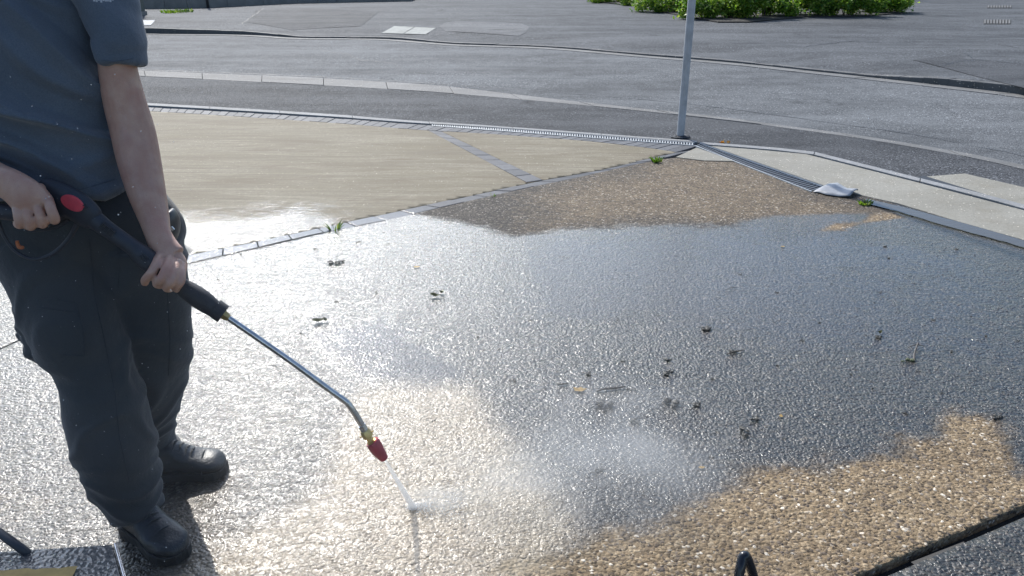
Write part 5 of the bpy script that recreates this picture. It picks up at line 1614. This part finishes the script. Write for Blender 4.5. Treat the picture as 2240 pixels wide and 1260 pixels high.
smalls = [(527, 556), (820, 640), (877, 762), (935, 795), (1024, 645), (690, 545), (784, 530), (848, 534), (938, 673), (660, 730), (735, 660), (890, 760), (476, 612), (1046, 737), (1190, 850), (1360, 790), (1570, 945), (1600, 985), (1620, 778), (1755, 745), (1928, 698), (2126, 692), (2156, 735), (2092, 545), (1936, 540), (1945, 565), (1925, 640), (2080, 770), (1863, 819), (1908, 850), (2060, 860), (2195, 858), (1700, 875), (1980, 905), (2225, 745), (1795, 706), (1440, 690), (1500, 980), (1555, 1000), (1715, 960), (1840, 1040), (1966, 1095), (1855, 1103), (2155, 985), (1350, 700), (1244, 760), (1160, 700), (1085, 870), (1010, 900), (950, 920), (1140, 960), (2040, 700), (1820, 620), (1700, 640), (1620, 600), (2000, 620), (560, 660), (600, 800), (1230, 560), (1340, 610), (1480, 560), (1560, 830), (1700, 800), (2010, 812), (2120, 815)]
marks = [((1268, 855), 'the pale yellow leaf'), ((697, 706), 'the curled olive leaf'), ((952, 651), 'the upturned green leaf'), ((737, 576), 'the dirt clump in front of the weed'),
         ((1922, 738), 'the dark clod with a bit of green'), ((2003, 775), 'the upright twig at right'), ((1654, 918), 'the dark glossy clod'), ((1712, 541), 'the orange leaf fragment on the blue wet ground'), ((1544, 720), 'the ragged clump below the post reflection'), ((912, 586), 'the orange leaf fragment on the silver wet ground')]
ordn = ['', 'second ', 'third ', 'fourth ', 'fifth ', 'sixth ', 'seventh ', 'eighth ', 'ninth ', 'tenth ', 'eleventh ', 'twelfth ', 'thirteenth ', 'fourteenth ', 'fifteenth ', 'sixteenth ']
near_ = {}
for q in smalls:
    k = min(range(len(marks)), key=lambda i: math.dist(marks[i][0], q))
    near_.setdefault(k, []).append(q)
crumb = {}
for k, qs in near_.items():
    for i, q in enumerate(sorted(qs, key=lambda q: math.dist(marks[k][0], q))):
        crumb[q] = f'small black crumb, {ordn[min(i, 15)]}closest to {marks[k][1]}'
for px, py in smalls:
    clod(px, py, gd.uniform(4, 10), crumb[(px, py)], 'small black crumbs scattered on the wet driveway')
def twig(pix, r, label, y_lift=0.004, mat='twig'):
    pts = [(G(a, b) + Vector((0, 0, y_lift + h)), r * k) for a, b, h, k in pix]
    root = tube('twig', pts, MAT[mat], None, 7, 4)
    return tag(root, label, 'twig')
twig([(1305, 858, 0, .6), (1325, 854, .004, 1), (1345, 852, .002, 1), (1368, 849, .004, .7)], 0.0042, 'dark curved twig right of the yellow leaf on the grey wet ground')
twig([(1218, 842, 0, .6), (1230, 843, .002, 1), (1243, 841, 0, .5)], 0.003, 'short dark twig just above left of the yellow leaf')
twig([(2000, 792, 0, 1.2), (1999, 780, .006, 1), (2003, 768, .012, .9), (2006, 760, .014, 1.3)], 0.0032, 'upright Y-shaped twig on the blue wet ground at right')
twig([(1985, 764, .004, .5), (2004, 761, .012, 1), (2022, 763, .006, .5)], 0.002, 'thin cross twig lying over the upright twig at right')
twig([(1590, 777, 0, .6), (1605, 773, .004, 1), (1628, 768, .002, .5)], 0.003, 'curved twig in the right middle of the wet ground')
twig([(1585, 640, 0, .6), (1600, 632, .003, 1), (1612, 630, 0, .6)], 0.0015, 'hair-thin twig on the upper wet ground')
clod(1990, 790, 20, 'green mossy bit at the foot of the upright twig', mat='clodgreen')
clod(1600, 770, 18, 'dark bits gathered under the curved twig')
def leaf(px, py, w, label, mat, rot=0.0, curl=0.25, lobes=0):
    c = G(px, py); r = w * S(px, py, c.y) * 0.5
    bm = bmesh.new(); n = 14
    top = []
    for k in range(n):
        th = 2 * math.pi * k / n
        rad = 1 + (0.22 * math.cos(th * 5) if lobes else 0.0)
        x, y = math.cos(th) * rad, math.sin(th) * 0.62 * rad * (1 - 0.3 * math.cos(th))
        top.append(bm.verts.new((x * r, y * r, curl * r * (x * x * .8 + y * y * 1.6) + 0.004)))
    cv = bm.verts.new((0, 0, 0.005))
    for k in range(n): bm.faces.new((cv, top[k], top[(k + 1) % n]))
    bmesh.ops.solidify(bm, geom=bm.faces[:], thickness=0.0008)
    o = obj('leaf', bm, MAT[mat]); o.location = c; o.rotation_euler = (0, 0, rot)
    return tag(o, label, 'leaf')
leaf(1268, 855, 28, 'single pale yellow leaf lying on the grey wet ground', 'yleaf', 0.1, 0.2, 1)
leaf(697, 706, 26, 'curled olive leaf on the bright wet ground right of the grip', 'greenleaf', 0.5, 0.7)
leaf(712, 704, 16, 'smaller folded olive leaf touching the curled one', 'greenleaf', -0.4, 0.9)
leaf(952, 651, 22, 'upturned green leaf on the silver wet ground', 'greenleaf', -0.2, 0.8)
leaf(966, 643, 14, 'thin raised leaf behind the upturned green leaf', 'greenleaf', 1.0, 1.2)
leaf(912, 586, 14, 'tiny orange leaf fragment on the silver wet ground', 'yleaf', 0.3)
leaf(1712, 541, 10, 'tiny orange leaf fragment on the blue wet ground', 'yleaf', 0.3)
leaf(1924, 732, 14, 'small pale green leaf propped on a dark clod at right', 'greenleaf', 0.8, 1.3)
leaf(1708, 912, 12, 'tiny yellow leaf fragment beside the glossy clod', 'yleaf', 1.3)
leaf(1535, 1025, 14, 'yellowish leaf fragment near the tan patch edge', 'yleaf', 0.2)

# ------------------------------------------------------------ machine at bottom left, black box top with wet lid
def wetlid():
    m = M('wet_black_lid'); p = m.objc()
    f = m.noise(p, 130, 4, 0.65, 0.5)
    m.set(Base_Color=m.mix(m.rng(f, 0.45, 0.6), (0.035, 0.038, 0.045), (0.06, 0.065, 0.07)), Roughness=0.45)
    m.set(Normal=m.bump(f, 1.0, 0.004), Coat_Weight=1.0, Coat_Normal=m.bump(m.voro(p, 120, 'SMOOTH_F1'), 1.0, 0.003))
    m.b.inputs['Coat Roughness'].default_value = 0.1
    return m.m
MAT['wetlid'] = wetlid()
MAT['tansticker'] = simple('ochre_panel', (0.42, 0.29, 0.10), 0.7, bump=0.0005)
HZ = 0.42
def H(px, py, z=HZ): return G(px, py, z)
tl, tr_ = H(-260, 1222), H(256, 1190)
br_ = tr_ + (H(276, 1262) - tr_) * 4.0
bl_ = tl + (br_ - tr_)
box = empty('pressure_washer', Vector((tl.x, tl.y, 0))); tag(box, 'black machine housing with wet lid and ochre panel in the bottom left corner', 'pressure washer')
pts = [tl, tr_, br_, bl_]
cc_ = sum(pts, Vector()) / 4
local(box, obj('housing', prism_bm([p.lerp(cc_, 0.04) for p in pts], HZ - 0.012, HZ - 0.06, bevel=0.004), MAT['gun']))
ri = (tr_ - tl).normalized() * 0.010
local(box, obj('lid', prism_bm([tl, tr_ - ri, br_ - ri, bl_], HZ, 0.014, bevel=0.003), MAT['wetlid']))
local(box, obj('edge_trim', prism_bm([tr_ - ri * 0.6, tr_, br_, br_ - ri * 0.6], HZ + 0.004, 0.03, bevel=0.002), MAT['steel']))
# ochre patch with a torn, worn outline
up = H(-200, 1252); q0 = H(168, 1239); 
edge_px = [(-260, 1262)] + [(-260 + i * 14, 1258 - (i * 14) * 0.042 + random.uniform(-2.5, 2.5)) for i in range(31)] + [(170, 1238), (164, 1250), (158, 1262), (160, 1290), (-260, 1300)]
bm = bmesh.new(); f = bm.faces.new([bm.verts.new(H(a, b, HZ + 0.0045)) for a, b in edge_px]); f.normal_update()
if f.normal.z < 0: f.normal_flip()
local(box, obj('ochre_panel', bm, MAT['tansticker']))
local(box, tube('handle', [(H(-60, 1130, 0.46), 0.0085), (H(-10, 1160, 0.45), 0.0085), (H(30, 1188, 0.44), 0.0085), (H(62, 1212, 0.415), 0.0085), (H(90, 1235, 0.36), 0.0085)], MAT['gun'], None, 14, 4))
for ang_ in (0, 1):
    c = [tl, bl_][ang_].lerp([tr_, br_][ang_], 0.2)
    for kx in (0.15, 0.85):
        c = [tl, bl_][ang_].lerp([tr_, br_][ang_], kx).lerp(cc_, 0.1)
        local(box, obj('foot', loft_bm([(Vector((c.x, c.y, 0)), 0.03), (Vector((c.x, c.y, 0.08)), 0.03)], 12, fixed=(Vector((1, 0, 0)), Vector((0, 1, 0)))), MAT['sole']))

# ------------------------------------------------------------ black bent tube stand at the bottom edge
MAT['blacktube'] = simple('black_gloss_paint', (0.012, 0.014, 0.02), 0.22)
tz = 0.30
hb = empty('tube_stand', Vector((0.38, 1.15, 0))); tag(hb, 'black bent metal tube rising at the bottom edge over the tan ground', 'tube stand')
yb = G(1627, 1215, tz).y
rr_ = 11 * S(1627, 1215, yb)
local(hb, tube('bent_tube', [(P(1612, 1330, yb - 0.05), rr_), (P(1616, 1265, yb - 0.02), rr_), (P(1620, 1240, yb - 0.01), rr_), (P(1624, 1222, yb), rr_), (P(1629, 1216, yb + .004), rr_), (P(1635, 1222, yb + .01), rr_), (P(1645, 1250, yb + 0.02), rr_), (P(1655, 1290, yb + 0.03), rr_), (P(1664, 1330, yb + 0.04), rr_)], MAT['blacktube'], None, 16, 6))
